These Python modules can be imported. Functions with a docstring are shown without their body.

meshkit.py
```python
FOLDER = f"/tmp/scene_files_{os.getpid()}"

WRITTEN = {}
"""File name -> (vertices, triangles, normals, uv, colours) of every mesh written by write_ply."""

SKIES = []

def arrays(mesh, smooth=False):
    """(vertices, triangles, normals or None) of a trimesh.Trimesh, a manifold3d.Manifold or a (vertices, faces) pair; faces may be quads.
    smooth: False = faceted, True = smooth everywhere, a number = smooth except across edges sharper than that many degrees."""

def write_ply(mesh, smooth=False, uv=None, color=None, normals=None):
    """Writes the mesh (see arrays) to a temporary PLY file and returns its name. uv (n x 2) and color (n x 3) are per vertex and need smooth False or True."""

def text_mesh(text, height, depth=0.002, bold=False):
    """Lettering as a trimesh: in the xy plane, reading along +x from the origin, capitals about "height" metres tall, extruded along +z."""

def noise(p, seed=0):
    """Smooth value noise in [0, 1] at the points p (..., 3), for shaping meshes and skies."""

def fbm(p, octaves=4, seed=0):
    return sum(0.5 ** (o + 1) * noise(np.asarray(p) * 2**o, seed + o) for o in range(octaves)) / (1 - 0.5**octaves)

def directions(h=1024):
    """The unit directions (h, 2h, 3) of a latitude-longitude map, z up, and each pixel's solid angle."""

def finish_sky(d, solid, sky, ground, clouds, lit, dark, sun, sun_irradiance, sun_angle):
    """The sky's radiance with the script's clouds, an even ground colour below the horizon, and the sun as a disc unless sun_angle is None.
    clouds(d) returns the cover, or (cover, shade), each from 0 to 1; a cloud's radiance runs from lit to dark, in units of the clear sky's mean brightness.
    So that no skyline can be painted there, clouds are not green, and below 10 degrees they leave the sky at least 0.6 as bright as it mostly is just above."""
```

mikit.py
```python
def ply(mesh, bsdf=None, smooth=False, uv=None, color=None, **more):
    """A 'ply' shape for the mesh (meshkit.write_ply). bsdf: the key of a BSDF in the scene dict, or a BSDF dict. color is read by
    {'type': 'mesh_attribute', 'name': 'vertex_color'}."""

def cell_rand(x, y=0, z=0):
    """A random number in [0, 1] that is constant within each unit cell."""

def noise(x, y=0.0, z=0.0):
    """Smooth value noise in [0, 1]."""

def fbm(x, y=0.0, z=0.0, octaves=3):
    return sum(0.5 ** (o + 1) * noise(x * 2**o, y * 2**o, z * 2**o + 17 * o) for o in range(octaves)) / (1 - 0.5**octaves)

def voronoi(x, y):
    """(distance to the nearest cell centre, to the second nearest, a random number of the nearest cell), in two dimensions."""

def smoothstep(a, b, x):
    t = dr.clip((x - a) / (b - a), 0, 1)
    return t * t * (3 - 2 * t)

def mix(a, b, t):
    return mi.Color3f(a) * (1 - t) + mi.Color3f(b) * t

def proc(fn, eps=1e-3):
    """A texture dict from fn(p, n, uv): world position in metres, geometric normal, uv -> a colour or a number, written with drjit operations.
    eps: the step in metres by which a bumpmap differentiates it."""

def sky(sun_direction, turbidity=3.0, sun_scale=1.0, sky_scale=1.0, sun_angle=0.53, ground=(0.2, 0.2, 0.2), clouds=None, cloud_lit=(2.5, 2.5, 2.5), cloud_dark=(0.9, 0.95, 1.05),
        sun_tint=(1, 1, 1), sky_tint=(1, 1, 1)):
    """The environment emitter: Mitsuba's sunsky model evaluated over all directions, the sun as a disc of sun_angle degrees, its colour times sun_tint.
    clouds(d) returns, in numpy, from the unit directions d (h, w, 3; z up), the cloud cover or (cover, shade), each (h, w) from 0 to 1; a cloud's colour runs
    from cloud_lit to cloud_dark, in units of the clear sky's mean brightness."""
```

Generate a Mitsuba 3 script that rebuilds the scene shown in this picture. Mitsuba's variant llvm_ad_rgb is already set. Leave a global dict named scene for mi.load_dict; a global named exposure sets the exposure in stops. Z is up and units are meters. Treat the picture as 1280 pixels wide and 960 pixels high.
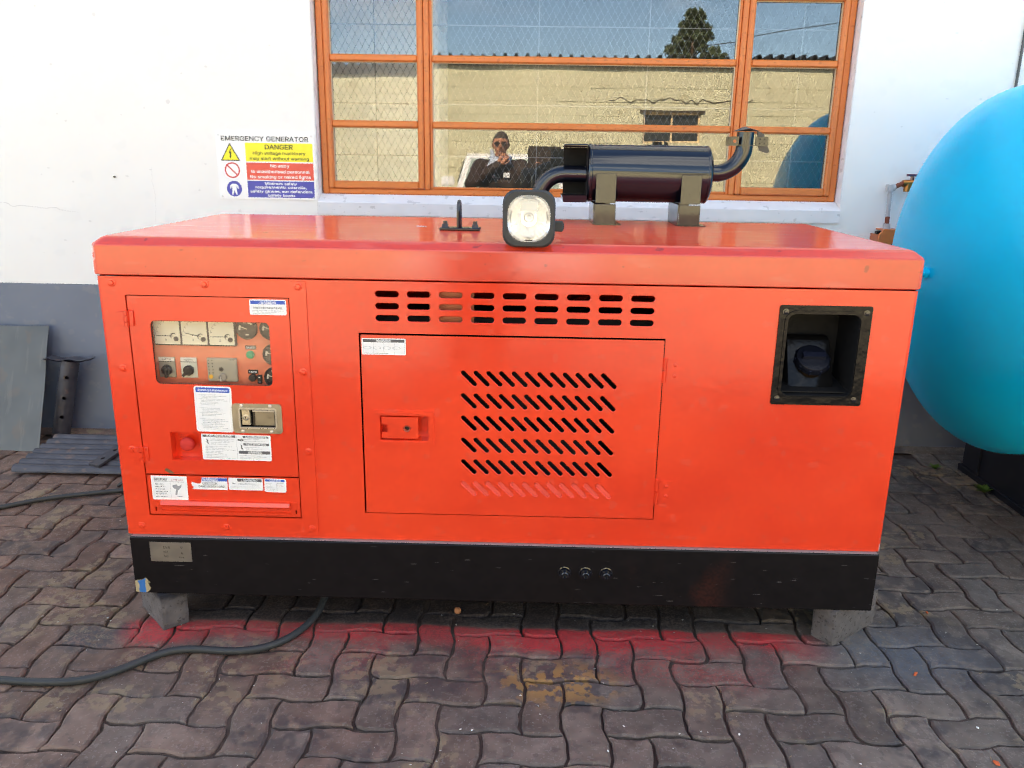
import math, random
import numpy as np, trimesh, shapely
import shapely.affinity as aff
from shapely.geometry import Polygon, Point, LineString, box as sbox
from shapely.ops import unary_union
import manifold3d as m3
import drjit as dr
import mitsuba as mi
import mikit, meshkit
from mikit import fbm, noise, smoothstep, mix, cell_rand

T = mi.ScalarTransform4f
random.seed(5)
rng = np.random.default_rng(11)
scene, labels = {}, {}

# ------------------------------------------------------------------ camera, sky, exposure
CAM = np.array([0.06723, -2.16579, 1.39004])
RIGHT = np.array([0.99964, 0.021818, 0.015579])
DOWN = np.array([0.020873, -0.268758, -0.962981])
FWD = np.array([-0.016823, 0.962961, -0.269117])
scene['camera'] = {'type': 'perspective', 'fov': 64.25, 'fov_axis': 'x', 'near_clip': 0.005, 'far_clip': 600.0,
                   'to_world': T().look_at(origin=CAM.tolist(), target=(CAM + FWD).tolist(), up=(-DOWN).tolist())}


def clouds(d):
    el = np.clip(d[..., 2], 0.05, 1)
    q = np.stack([d[..., 0] / (el + .25) * 4.2, d[..., 1] / (el + .25) * 4.2, np.zeros_like(el)], -1)
    n = meshkit.fbm(q + 7.3, 5, 3)
    cover = np.clip((n - 0.505) / 0.09, 0, 1) * np.clip((d[..., 2] - 0.15) / 0.08, 0, 1)
    return cover, np.clip((n - .62) / .2, 0, 1) * .4


SUN = (-0.30, 0.72, 0.62)
scene['sky'] = mikit.sky(SUN, turbidity=2.2, clouds=clouds, ground=(0.25, 0.22, 0.18), sky_tint=(1.03, 1.0, .95))
exposure = 3.74


# ------------------------------------------------------------------ helpers
def lin(r, g=None, b=None):
    c = np.array([r, g, b] if g is not None else [r] * 3, float) / 255
    return np.where(c < .04045, c / 12.92, ((c + .055) / 1.055) ** 2.4)


def rgb(c):
    return {'type': 'rgb', 'value': [float(x) for x in c]}


def tex(c):
    return c if isinstance(c, dict) else rgb(c)


def princ(color, rough=.5, metallic=0., spec=.5, coat=0., coat_gloss=.9, bump=None, bscale=.001, eps=1e-3, **more):
    b = {'type': 'principled', 'base_color': tex(color), 'roughness': rough if not isinstance(rough, dict) else rough,
         'metallic': metallic, 'specular': spec, **more}
    if coat:
        b['clearcoat'] = coat
        b['clearcoat_gloss'] = coat_gloss
    if bump is not None:
        b = {'type': 'bumpmap', 'height': mikit.proc(bump, eps), 'scale': bscale, 'bsdf': b}
    return {'type': 'twosided', 'bsdf': b}


VC = {'type': 'mesh_attribute', 'name': 'vertex_color'}


def add(key, mesh, bsdf, smooth=False, color=None, label=None, cat=None, group=None, kind=None, **more):
    n, k = 1, key
    while k in scene:
        k = f'{key}_{n:03d}'
        n += 1
    if isinstance(mesh, list):
        parts = mesh
        mesh, cols = [], []
        for m, c in parts:
            if smooth not in (False, True):
                m = trimesh.graph.smooth_shade(m, angle=math.radians(smooth), facet_minarea=None)
            mesh.append(m)
            cols.append(np.tile(np.asarray(c, float), (len(m.vertices), 1)))
        mesh, color = trimesh.util.concatenate(mesh), np.vstack(cols)
        sm = bool(smooth)
    else:
        sm = smooth
        if color is not None:
            if smooth not in (False, True):
                mesh = trimesh.graph.smooth_shade(mesh, angle=math.radians(smooth), facet_minarea=None)
                sm = True
            color = np.tile(np.asarray(color, float), (len(mesh.vertices), 1))
    scene[k] = mikit.ply(mesh, bsdf, sm, color=color, **more)
    tag(k, label, cat, group, kind)
    return k


def tag(k, label=None, cat=None, group=None, kind=None):
    e = {a: b for a, b in (('label', label), ('category', cat), ('group', group), ('kind', kind)) if b}
    if e:
        labels.setdefault(k, {}).update(e)


cat_ = trimesh.util.concatenate


def hull(pts):
    return trimesh.convex.convex_hull(np.asarray(pts, float))


def bx(x0, x1, y0, y1, z0, z1, b=0.):
    if b <= 0:
        m = trimesh.creation.box((x1 - x0, y1 - y0, z1 - z0))
        m.apply_translation(((x0 + x1) / 2, (y0 + y1) / 2, (z0 + z1) / 2))
        return m
    b = min(b, (x1 - x0) / 2.01, (y1 - y0) / 2.01, (z1 - z0) / 2.01)
    P = []
    for X in (x0, x1):
        for Y in (y0, y1):
            for Z in (z0, z1):
                sx, sy, sz = (1 if X == x0 else -1), (1 if Y == y0 else -1), (1 if Z == z0 else -1)
                P += [(X + sx * b, Y + sy * b, Z), (X + sx * b, Y, Z + sz * b), (X, Y + sy * b, Z + sz * b)]
    return hull(P)


def flat(poly, y_front, t):
    """polygon in (x,z) -> slab whose front face (towards -y) lies at y_front, thickness t"""
    geoms = getattr(poly, 'geoms', [poly])
    out = []
    for g in geoms:
        m = trimesh.creation.extrude_polygon(g, t, engine='earcut')
        v = m.vertices.copy()
        m.vertices = np.stack([v[:, 0], y_front + t - v[:, 2], v[:, 1]], 1)
        out.append(m)
    return cat_(out)


def rrect(x0, x1, z0, z1, r, seg=5):
    return sbox(x0 + r, z0 + r, x1 - r, z1 - r).buffer(r, quad_segs=seg) if r > 0 else sbox(x0, z0, x1, z1)


def capsule(x, z, dx, dz, r, seg=5):
    return LineString([(x - dx, z - dz), (x + dx, z + dz)]).buffer(r, quad_segs=seg)


def cyl(p0, p1, r, n=20, r1=None):
    p0, p1 = np.asarray(p0, float), np.asarray(p1, float)
    return tube([p0, p1], [r, r if r1 is None else r1], n)


def tube(pts, r, n=10, cap=True):
    p = np.asarray(pts, float)
    r = np.broadcast_to(r, (len(p),)).astype(float)
    t = np.gradient(p, axis=0)
    t /= np.linalg.norm(t, axis=1, keepdims=True) + 1e-12
    a = np.cross(t[0], [0, 0, 1.] if abs(t[0, 2]) < .9 else [1., 0, 0])
    A = []
    for i in range(len(p)):
        a = a - t[i] * (a @ t[i])
        a /= np.linalg.norm(a)
        A.append(a)
    A = np.array(A)
    B = np.cross(t, A)
    g = np.arange(n) * 2 * np.pi / n
    v = (p[:, None] + r[:, None, None] * (np.cos(g)[None, :, None] * A[:, None] + np.sin(g)[None, :, None] * B[:, None])).reshape(-1, 3)
    i, j = np.meshgrid(np.arange(len(p) - 1), np.arange(n), indexing='ij')
    q = np.stack([i * n + j, i * n + (j + 1) % n, (i + 1) * n + (j + 1) % n, (i + 1) * n + j], -1).reshape(-1, 4)
    f = np.vstack([q[:, [0, 1, 2]], q[:, [0, 2, 3]]])
    if cap:
        k = len(v)
        v = np.vstack([v, p[:1], p[-1:]])
        jj = np.arange(n)
        f = np.vstack([f, np.stack([np.full(n, k), (jj + 1) % n, jj], 1), np.stack([np.full(n, k + 1), (len(p) - 1) * n + jj, (len(p) - 1) * n + (jj + 1) % n], 1)])
    m = trimesh.Trimesh(v, f, process=False)
    if m.volume < 0:
        m.invert()
    return m


def lathe(profile, axis='z', at=(0, 0, 0), n=32):
    """profile: list of (radius, height)"""
    pr = np.asarray(profile, float)
    g = np.arange(n) * 2 * np.pi / n
    v = np.stack([pr[:, None, 0] * np.cos(g), pr[:, None, 0] * np.sin(g), np.repeat(pr[:, 1:2], n, 1)], -1).reshape(-1, 3)
    i, j = np.meshgrid(np.arange(len(pr) - 1), np.arange(n), indexing='ij')
    q = np.stack([i * n + j, i * n + (j + 1) % n, (i + 1) * n + (j + 1) % n, (i + 1) * n + j], -1).reshape(-1, 4)
    m = trimesh.Trimesh(v, np.vstack([q[:, [0, 1, 2]], q[:, [0, 2, 3]]]), process=False)
    m.merge_vertices()
    m.update_faces(m.nondegenerate_faces())
    if axis == 'y':   # height runs towards -y
        w = m.vertices.copy()
        m.vertices = np.stack([w[:, 0], -w[:, 2], w[:, 1]], 1)
    if axis == 'x':
        w = m.vertices.copy()
        m.vertices = np.stack([w[:, 2], w[:, 0], w[:, 1]], 1)
    m.apply_translation(at)
    return m


def smoothcurve(pts, n=60):
    from scipy.interpolate import CubicSpline
    p = np.asarray(pts, float)
    s = np.r_[0, np.cumsum(np.linalg.norm(np.diff(p, axis=0), axis=1))]
    return CubicSpline(s, p)(np.linspace(0, s[-1], n))


def text(s, x, z, h, y, width=None, align='l', bold=False, t=.0003):
    """lettering whose front face lies at y; h = capital height; x,z = baseline start / centre / end"""
    m = meshkit.text_mesh(s, h, t, bold)
    w = m.bounds[1][0] - m.bounds[0][0]
    if width:
        m.apply_scale([width / w, 1, 1])
        w = width
    m.apply_translation((-m.bounds[0][0], 0, 0))
    m.apply_translation((x - (0 if align == 'l' else w / 2 if align == 'c' else w), 0, 0))
    v = m.vertices.copy()
    m.vertices = np.stack([v[:, 0], y + t - v[:, 2], z + v[:, 1]], 1)
    return m


def mani(mesh):
    return m3.Manifold(m3.Mesh(np.asarray(mesh.vertices, np.float32), np.asarray(mesh.faces, np.uint32)))


def trim_(M):
    m = M.to_mesh()
    return trimesh.Trimesh(m.vert_properties[:, :3], m.tri_verts, process=False)


# ------------------------------------------------------------------ materials
def f_wave(p, n, uv):
    return fbm(p.x * 3.1 + 4, p.y * 3.1, p.z * 2.3 + 2, 2) + .035 * fbm(p.x * 55, p.y * 55, p.z * 55, 2)


def f_red(p, n, uv):
    g = fbm(p.x * 9 + 3, p.y * 9, p.z * 9, 3)
    s = smoothstep(.70, .76, fbm(p.x * 34, p.y * 34 + 5, p.z * 30, 4))
    c = mix([.69, .037, .0085], [.78, .053, .013], smoothstep(.25, .75, fbm(p.x * 2.6 + 3, p.y * 3, p.z * 3.1, 4)))
    c = mix(c, [.66, .10, .06], s * .25)
    # knocked corners and edges where primer and metal show
    k = smoothstep(.60, .66, fbm(p.x * 48 + 7, p.y * 48, p.z * 48, 3)) * (smoothstep(-1.086, -1.094, p.x) + smoothstep(1.0945, 1.1025, p.x))
    k = k * smoothstep(.46, .33, p.z)
    return mix(c, [.55, .50, .48], dr.minimum(k, 1) * .8)


def f_red_lid(p, n, uv):
    g = fbm(p.x * 7 + 3, p.y * 7, p.z * 9, 3)
    scr = smoothstep(.60, .78, fbm(p.x * 8, p.y * 70, p.z * 30 + 2, 3))
    c = mix(mix([.56, .038, .014], [.63, .056, .027], g), [.62, .19, .15], scr * .22)
    k = smoothstep(.50, .56, fbm(p.x * 60 + 3, p.y * 60, p.z * 60, 3)) * smoothstep(-1.086, -1.097, p.x) * smoothstep(.02, .0, p.y) * smoothstep(1.095, 1.11, p.z) * smoothstep(1.158, 1.146, p.z)
    d = smoothstep(.79, .82, fbm(p.x * 44 + 3, p.y * 44, p.z * 44, 2))
    c = mix(c, [.22, .03, .02], d * .6)
    return mix(c, [.72, .60, .56], k)


def f_red_rough(p, n, uv):
    return .10 + .12 * fbm(p.x * 14, p.y * 14, p.z * 14 + 4, 3)


def f_base(p, n, uv):
    g = fbm(p.x * 30, p.y * 30, p.z * 30, 3)
    c = mix([.0045, .004, .0045], [.010, .008, .009], g)
    red_patch = smoothstep(.42, .62, fbm(p.x * 5.2 + 1.3, p.y, p.z * 3.1 + .5, 3)) * (smoothstep(.36, .46, p.x) * (1 - smoothstep(.54, .72, p.x)))
    speck = smoothstep(.25, .7, fbm(p.x * 160, p.y * 160, p.z * 160, 2))
    c = mix(c, [.11, .026, .014], red_patch * (.4 + .6 * speck) * .55)  # soft red-brown patch on the skid front, broken up by grain
    scr = smoothstep(.80, .84, fbm(p.x * 22 + 9, p.y * 9, p.z * 170, 3))
    c = mix(c, [.14, .13, .13], scr * .5)
    # bare patch at the lower left corner, where the black paint is knocked off
    w = (fbm(p.x * 42, p.y * 42, p.z * 42, 3) - .5) * .034
    dx, dz = (p.x + 1.062 + w) / .030, (p.z - .143 + w) / .026
    e = smoothstep(1.0, .86, dr.sqrt(dx * dx + dz * dz)) * smoothstep(.0, -.001, p.y + .012)
    c = mix(c, [.42, .34, .20], e)
    e2 = smoothstep(.011, .009, dr.abs(p.x + 1.060 + w * .4)) * smoothstep(.024, .021, dr.abs(p.z - .143 + w)) * e
    return mix(c, [.05, .16, .42], e2)


def f_wall(p, n, uv):
    g = fbm(p.x * 2.1, p.y * 2, p.z * 2.1, 3)
    c = mix([.80, .785, .745], [.85, .835, .80], g)
    s = smoothstep(.66, .74, fbm(p.x * 11 + 5, p.y * 11, p.z * 11 + 3, 4))
    c = mix(c, [.70, .70, .685], s * .15)
    # hairline cracks in the plaster
    j = (fbm(p.x * 16, p.y, p.z * 16 + 3, 3) - .5) * .03
    ck = smoothstep(.0022, .0010, dr.abs(p.z - 1.118 + .09 * (p.x + 2.2) + j)) * smoothstep(-2.06, -2.10, p.x)
    ck = dr.maximum(ck, smoothstep(.0016, .0008, dr.abs(p.x + .928 + j * .12)) * smoothstep(1.176, 1.172, p.z) * smoothstep(.95, .97, p.z))
    ck = dr.maximum(ck, smoothstep(.0020, .0010, dr.abs(p.x + 1.70 + j)) * smoothstep(1.32, 1.30, p.z) * smoothstep(1.02, 1.10, p.z) * .5)
    c = mix(c, [.50, .49, .48], ck * .45)
    sp = smoothstep(.80, .84, fbm(p.x * 27 + 5, p.y * 27, p.z * 33, 2))
    return mix(c, [.45, .44, .42], sp * .3)


def f_wall_b(p, n, uv):
    return fbm(p.x * 6, p.y * 6, p.z * 6, 2) + .12 * fbm(p.x * 90, p.y * 90, p.z * 90, 3)


def f_dado(p, n, uv):
    g = fbm(p.x * 4, p.y * 4, p.z * 4, 3)
    c = mix([.135, .158, .205], [.17, .195, .25], g)
    s = smoothstep(.60, .70, fbm(p.x * 23 + 5, p.y * 23, p.z * 23, 4))
    return mix(c, [.24, .24, .25], s * .3)


def f_orange(p, n, uv):
    g = fbm(p.x * 12, p.y * 12, p.z * 12, 3)
    c = mix([.55, .145, .028], [.66, .20, .045], g)
    s = smoothstep(.66, .72, fbm(p.x * 70, p.y * 70, p.z * 70 + 3, 3))
    return mix(c, [.30, .085, .025], s * .4)


def f_plaster(p, n, uv):
    g = fbm(p.x * 9, p.y * 9, p.z * 9, 3)
    c = mix([.68, .68, .68], [.78, .78, .78], g)
    s = smoothstep(.68, .73, fbm(p.x * 40 + 5, p.y * 40, p.z * 40, 3))
    return mix(c, [.34, .33, .32], s * .4)


def paver_fn(k, cool):
    def fn(p, n, uv):
        a = fbm(p.x * 2.3 + k, p.y * 2.3, 3.0, 3)
        b = fbm(p.x * 26 + k * 3, p.y * 26, p.z * 26, 4)
        warm = [.195, .122, .092] if not cool else [.172, .120, .094]
        grey = [.180, .146, .120] if not cool else [.158, .136, .118]
        side = smoothstep(-1.6, .9, p.x + (a - .5) * 2.2)
        c = mix(warm, grey, side) * (.22 + .70 * b + .60 * a) * (.80 + .18 * k)
        # small-scale pits and light grains
        s = smoothstep(.64, .72, fbm(p.x * 170, p.y * 170, p.z * 170, 2))
        c = mix(c, [.30, .26, .235], s * .22)
        d = smoothstep(.60, .68, fbm(p.x * 45 + 9, p.y * 45, 2.0, 4))
        c = mix(c, [.075, .062, .057], d * .38)
        dk = smoothstep(.56, .66, fbm(p.x * 3.7 + 6.1, p.y * 4.3 + 2, 6.0, 4)) * smoothstep(.35, .60, fbm(p.x * 30, p.y * 30, 8.0, 3))
        c = mix(c, [.045, .043, .047], dk * .6)
        # efflorescence / ochre lichen
        o = smoothstep(.60, .70, fbm(p.x * 5.5 + 1.7, p.y * 5.5 + .9, 1.0, 3)) * smoothstep(.45, .6, fbm(p.x * 48, p.y * 48, 7.0, 4))
        c = mix(c, [.26, .20, .12], o * .55)
        ox, oy = (p.x - .17) / .22, (p.y + .23) / .12
        och = smoothstep(1.1, .3, dr.sqrt(ox * ox + oy * oy)) * smoothstep(.46, .60, fbm(p.x * 40 + 4, p.y * 40, 5.0, 4))
        c = mix(c, [.34, .19, .06], och * .8)
        # paint mist left by the spray job, plus painted under-skid shade: droplets, grain visible in the photograph
        wob = (fbm(p.x * 6, p.y * 6, 9.0, 3) - .5) * .10
        fleck = .25 + .75 * smoothstep(.34, .62, fbm(p.x * 210, p.y * 210, 4.0, 2))
        yy = p.y + wob * .5
        ends = smoothstep(-1.16, -1.02, p.x) * smoothstep(1.05, .75, p.x + wob)
        patch = .30 + .7 * smoothstep(.40, .60, fbm(p.x * 4.6 + 2, p.y * 4.6, 2.0, 3))
        band = smoothstep(-.10, -.035, yy + wob * .7) * smoothstep(.045, .022, yy) * (.62 + .38 * patch) * (.55 + .45 * fleck)
        mist = smoothstep(-.30, -.06, yy + wob * 1.5) * smoothstep(.045, .022, yy) * patch * fleck * .38
        c = mix(c, [.40, .036, .038], dr.minimum(band * .92 + mist, 1) * ends)
        lx, ly = (p.x + 1.03) / .13, (p.y + .02) / .10
        lred = smoothstep(1.1, .35, dr.sqrt(lx * lx + ly * ly) + wob * 3)
        c = mix(c, [.46, .04, .045], lred * fleck * .8)
        spray_shade = smoothstep(.02, .055, yy) * smoothstep(.34, .20, yy) * smoothstep(-1.1, -.9, p.x) * smoothstep(.95, .5, p.x + wob)
        c = mix(c, [.030, .023, .022], spray_shade * (.6 + .4 * fleck) * .9)  # black overspray; its reach deeper under the skid is painted shade
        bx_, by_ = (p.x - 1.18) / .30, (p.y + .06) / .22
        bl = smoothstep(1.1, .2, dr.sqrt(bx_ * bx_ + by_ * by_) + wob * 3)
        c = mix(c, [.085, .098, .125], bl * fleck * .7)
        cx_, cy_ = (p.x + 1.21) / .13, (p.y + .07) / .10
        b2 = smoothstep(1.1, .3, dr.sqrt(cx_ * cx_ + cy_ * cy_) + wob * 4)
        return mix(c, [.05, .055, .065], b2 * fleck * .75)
    return fn


def f_paver_b(p, n, uv):
    return fbm(p.x * 34, p.y * 34, p.z * 34, 3) + .45 * fbm(p.x * 190, p.y * 190, p.z * 190, 2)


def f_soil(p, n, uv):
    g = fbm(p.x * 60, p.y * 60, p.z * 60, 4)
    return mix([.03, .024, .021], [.12, .09, .075], g)


def f_yard(p, n, uv):
    jx, jy = p.x / .106, p.y / .106
    g = fbm(p.x * 3, p.y * 3, 1.0, 4)
    r = cell_rand(dr.floor(jx), dr.floor(jy), 4)
    fx, fy = jx - dr.floor(jx), jy - dr.floor(jy)
    e = smoothstep(.0, .09, dr.minimum(fy, 1 - fy)) * smoothstep(.0, .05, dr.minimum(fx, 1 - fx))
    return mix([.10, .085, .07], mix([.33, .28, .22], [.43, .37, .29], g) * (.8 + .4 * r), e)


def f_tank(p, n, uv):
    g = fbm(p.x * 5, p.y * 5, p.z * 5, 3)
    return mix([.001, .43, .72], [.002, .49, .79], g)


def f_steel(p, n, uv):
    g = fbm(p.x * 7, p.y * 7, p.z * 5, 4)
    c = mix([.075, .083, .085], [.145, .152, .150], g)
    r = smoothstep(.58, .70, fbm(p.x * 17 + 3, p.y * 17, p.z * 12, 4))
    c = mix(c, [.17, .125, .09], r * .35)
    s = smoothstep(.60, .72, fbm(p.x * 60, p.y * 9, p.z * 5, 4))
    return mix(c, [.19, .185, .17], s * .3)


def f_steel_dark(p, n, uv):
    g = fbm(p.x * 19, p.y * 19, p.z * 19, 4)
    c = mix([.032, .032, .041], [.090, .086, .098], g)
    r = smoothstep(.62, .72, fbm(p.x * 31 + 3, p.y * 31, p.z * 31, 4))
    return mix(c, [.16, .10, .07], r * .55)


def f_concrete(p, n, uv):
    g = fbm(p.x * 40, p.y * 40, p.z * 40, 4)
    c = mix([.075, .066, .064], [.16, .142, .136], g)
    v = smoothstep(.66, .72, fbm(p.x * 120, p.y * 120, p.z * 120, 2))
    c = mix(c, [.05, .045, .045], v * .7)
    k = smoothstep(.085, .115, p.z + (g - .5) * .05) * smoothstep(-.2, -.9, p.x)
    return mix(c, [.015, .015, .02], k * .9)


def f_cream(p, n, uv):
    g = fbm(p.x * 2.4, p.y * 2, p.z * 3.4, 4)
    c = mix([.54, .53, .36], [.64, .62, .44], g)
    s = smoothstep(.58, .72, fbm(p.x * 7 + 5, p.y * 7, p.z * 11, 4))
    return mix(c, [.38, .34, .20], s * .5)


def f_rough_metal(p, n, uv):
    return .22 + .25 * fbm(p.x * 40, p.y * 40, p.z * 40, 3)


def f_vc_b(p, n, uv):
    return fbm(p.x * 60, p.y * 60, p.z * 60, 3)


B = scene
B['paint_red'] = princ(mikit.proc(f_red), mikit.proc(f_red_rough), spec=.55, coat=.6, coat_gloss=.96, bump=f_wave, bscale=.0034, eps=2e-3)
B['paint_red_lid'] = princ(mikit.proc(f_red_lid), mikit.proc(f_red_rough), spec=.6, coat=.8, coat_gloss=.93, bump=f_wave, bscale=.0008, eps=2e-3)
B['paint_black_base'] = princ(mikit.proc(f_base), .30, spec=.28, bump=f_wave, bscale=.0016, eps=2e-3)
B['paint_black_gloss'] = princ([.003, .0042, .009], .09, spec=.6, coat=.7, coat_gloss=.97, bump=f_wave, bscale=.0008, eps=2e-3)
B['paint_black_satin'] = princ([.0055, .0055, .006], .22, spec=.24, bump=f_vc_b, bscale=.0012)
B['wall_white'] = princ(mikit.proc(f_wall), .75, spec=.25, bump=f_wall_b, bscale=.0012)
B['wall_dado'] = princ(mikit.proc(f_dado), .42, spec=.45, bump=f_wall_b, bscale=.003)
B['frame_orange'] = princ(mikit.proc(f_orange), .35, spec=.5, bump=f_vc_b, bscale=.0012)
B['plaster'] = princ(mikit.proc(f_plaster), .7, spec=.3, bump=f_wall_b, bscale=.004)
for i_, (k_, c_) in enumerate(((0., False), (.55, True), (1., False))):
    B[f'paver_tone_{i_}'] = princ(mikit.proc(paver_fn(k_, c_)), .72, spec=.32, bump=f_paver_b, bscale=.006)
B['soil'] = princ(mikit.proc(f_soil), .95, spec=.1)
B['yard_pavers'] = princ(mikit.proc(f_yard), .8, spec=.25)
B['tank_blue'] = princ(mikit.proc(f_tank), .27, spec=.28, bump=f_wave, bscale=.003, eps=3e-3)
B['steel_sheet_mat'] = princ(mikit.proc(f_steel), .58, metallic=.1, spec=.5, bump=f_wave, bscale=.002)
B['steel_dark'] = princ(mikit.proc(f_steel_dark), .38, metallic=.25, spec=.5, bump=f_vc_b, bscale=.002)
B['concrete'] = princ(mikit.proc(f_concrete), .9, spec=.2, bump=f_vc_b, bscale=.006)
B['cream_paint'] = princ(mikit.proc(f_cream), .8, spec=.2, bump=f_vc_b, bscale=.006)
B['print'] = princ(VC, .38, spec=.45)
B['matte'] = princ(VC, .7, spec=.3, bump=f_vc_b, bscale=.0015)
B['satin'] = princ(VC, .32, spec=.5)
B['bright_metal'] = princ(VC, mikit.proc(f_rough_metal), metallic=.9, spec=.5)
B['mirror_metal'] = princ([.93, .94, .97], .16, metallic=1.0)
B['glass'] = {'type': 'thindielectric', 'int_ior': 1.85}
B['clear_glass'] = {'type': 'thindielectric', 'int_ior': 1.3}
B['leaf'] = {'type': 'principledthin', 'base_color': VC, 'roughness': .55, 'diff_trans': .6, 'eta': 1.4}
B['rubber'] = princ([.035, .037, .038], .5, spec=.4, bump=f_vc_b, bscale=.0015)

# ------------------------------------------------------------------ ground: soil bed, wavy pavers in herringbone
UX, UY = 0.1058, 0.1075


def warp(q):
    x, y = q[:, 0], q[:, 1]
    kx, ky = np.pi / UX, np.pi / UY
    wx = .0076 * (np.sin(ky * y) + .22 * np.sin(3 * ky * y))
    wy = .0076 * (np.sin(kx * x) + .22 * np.sin(3 * kx * x))
    return np.stack([x + wx, y + wy], 1)


# lay-out phase found from joints in the photograph
PX, PY = -.241, -.327
cells = set()
pavers = []
X0, X1, Y0, Y1 = -4.2, 4.2, -3.0, 1.70
# 90 degree herringbone of 2 x 1 pieces: each diagonal step of four cells repeats
for i in range(-60, 61):
    for j in range(-60, 61):
        if (i + j) % 4 == 0:
            r = (i, j, 2, 1)
        elif (i + j) % 4 == 2:
            r = (i, j, 1, 2)
        else:
            continue
        pavers.append(r)
occ = {}
good = []
for (i, j, a, b) in pavers:
    cs = [(i + p, j + q) for p in range(a) for q in range(b)]
    if any(c in occ for c in cs):
        continue
    for c in cs:
        occ[c] = 1
    good.append((i, j, a, b))


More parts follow.
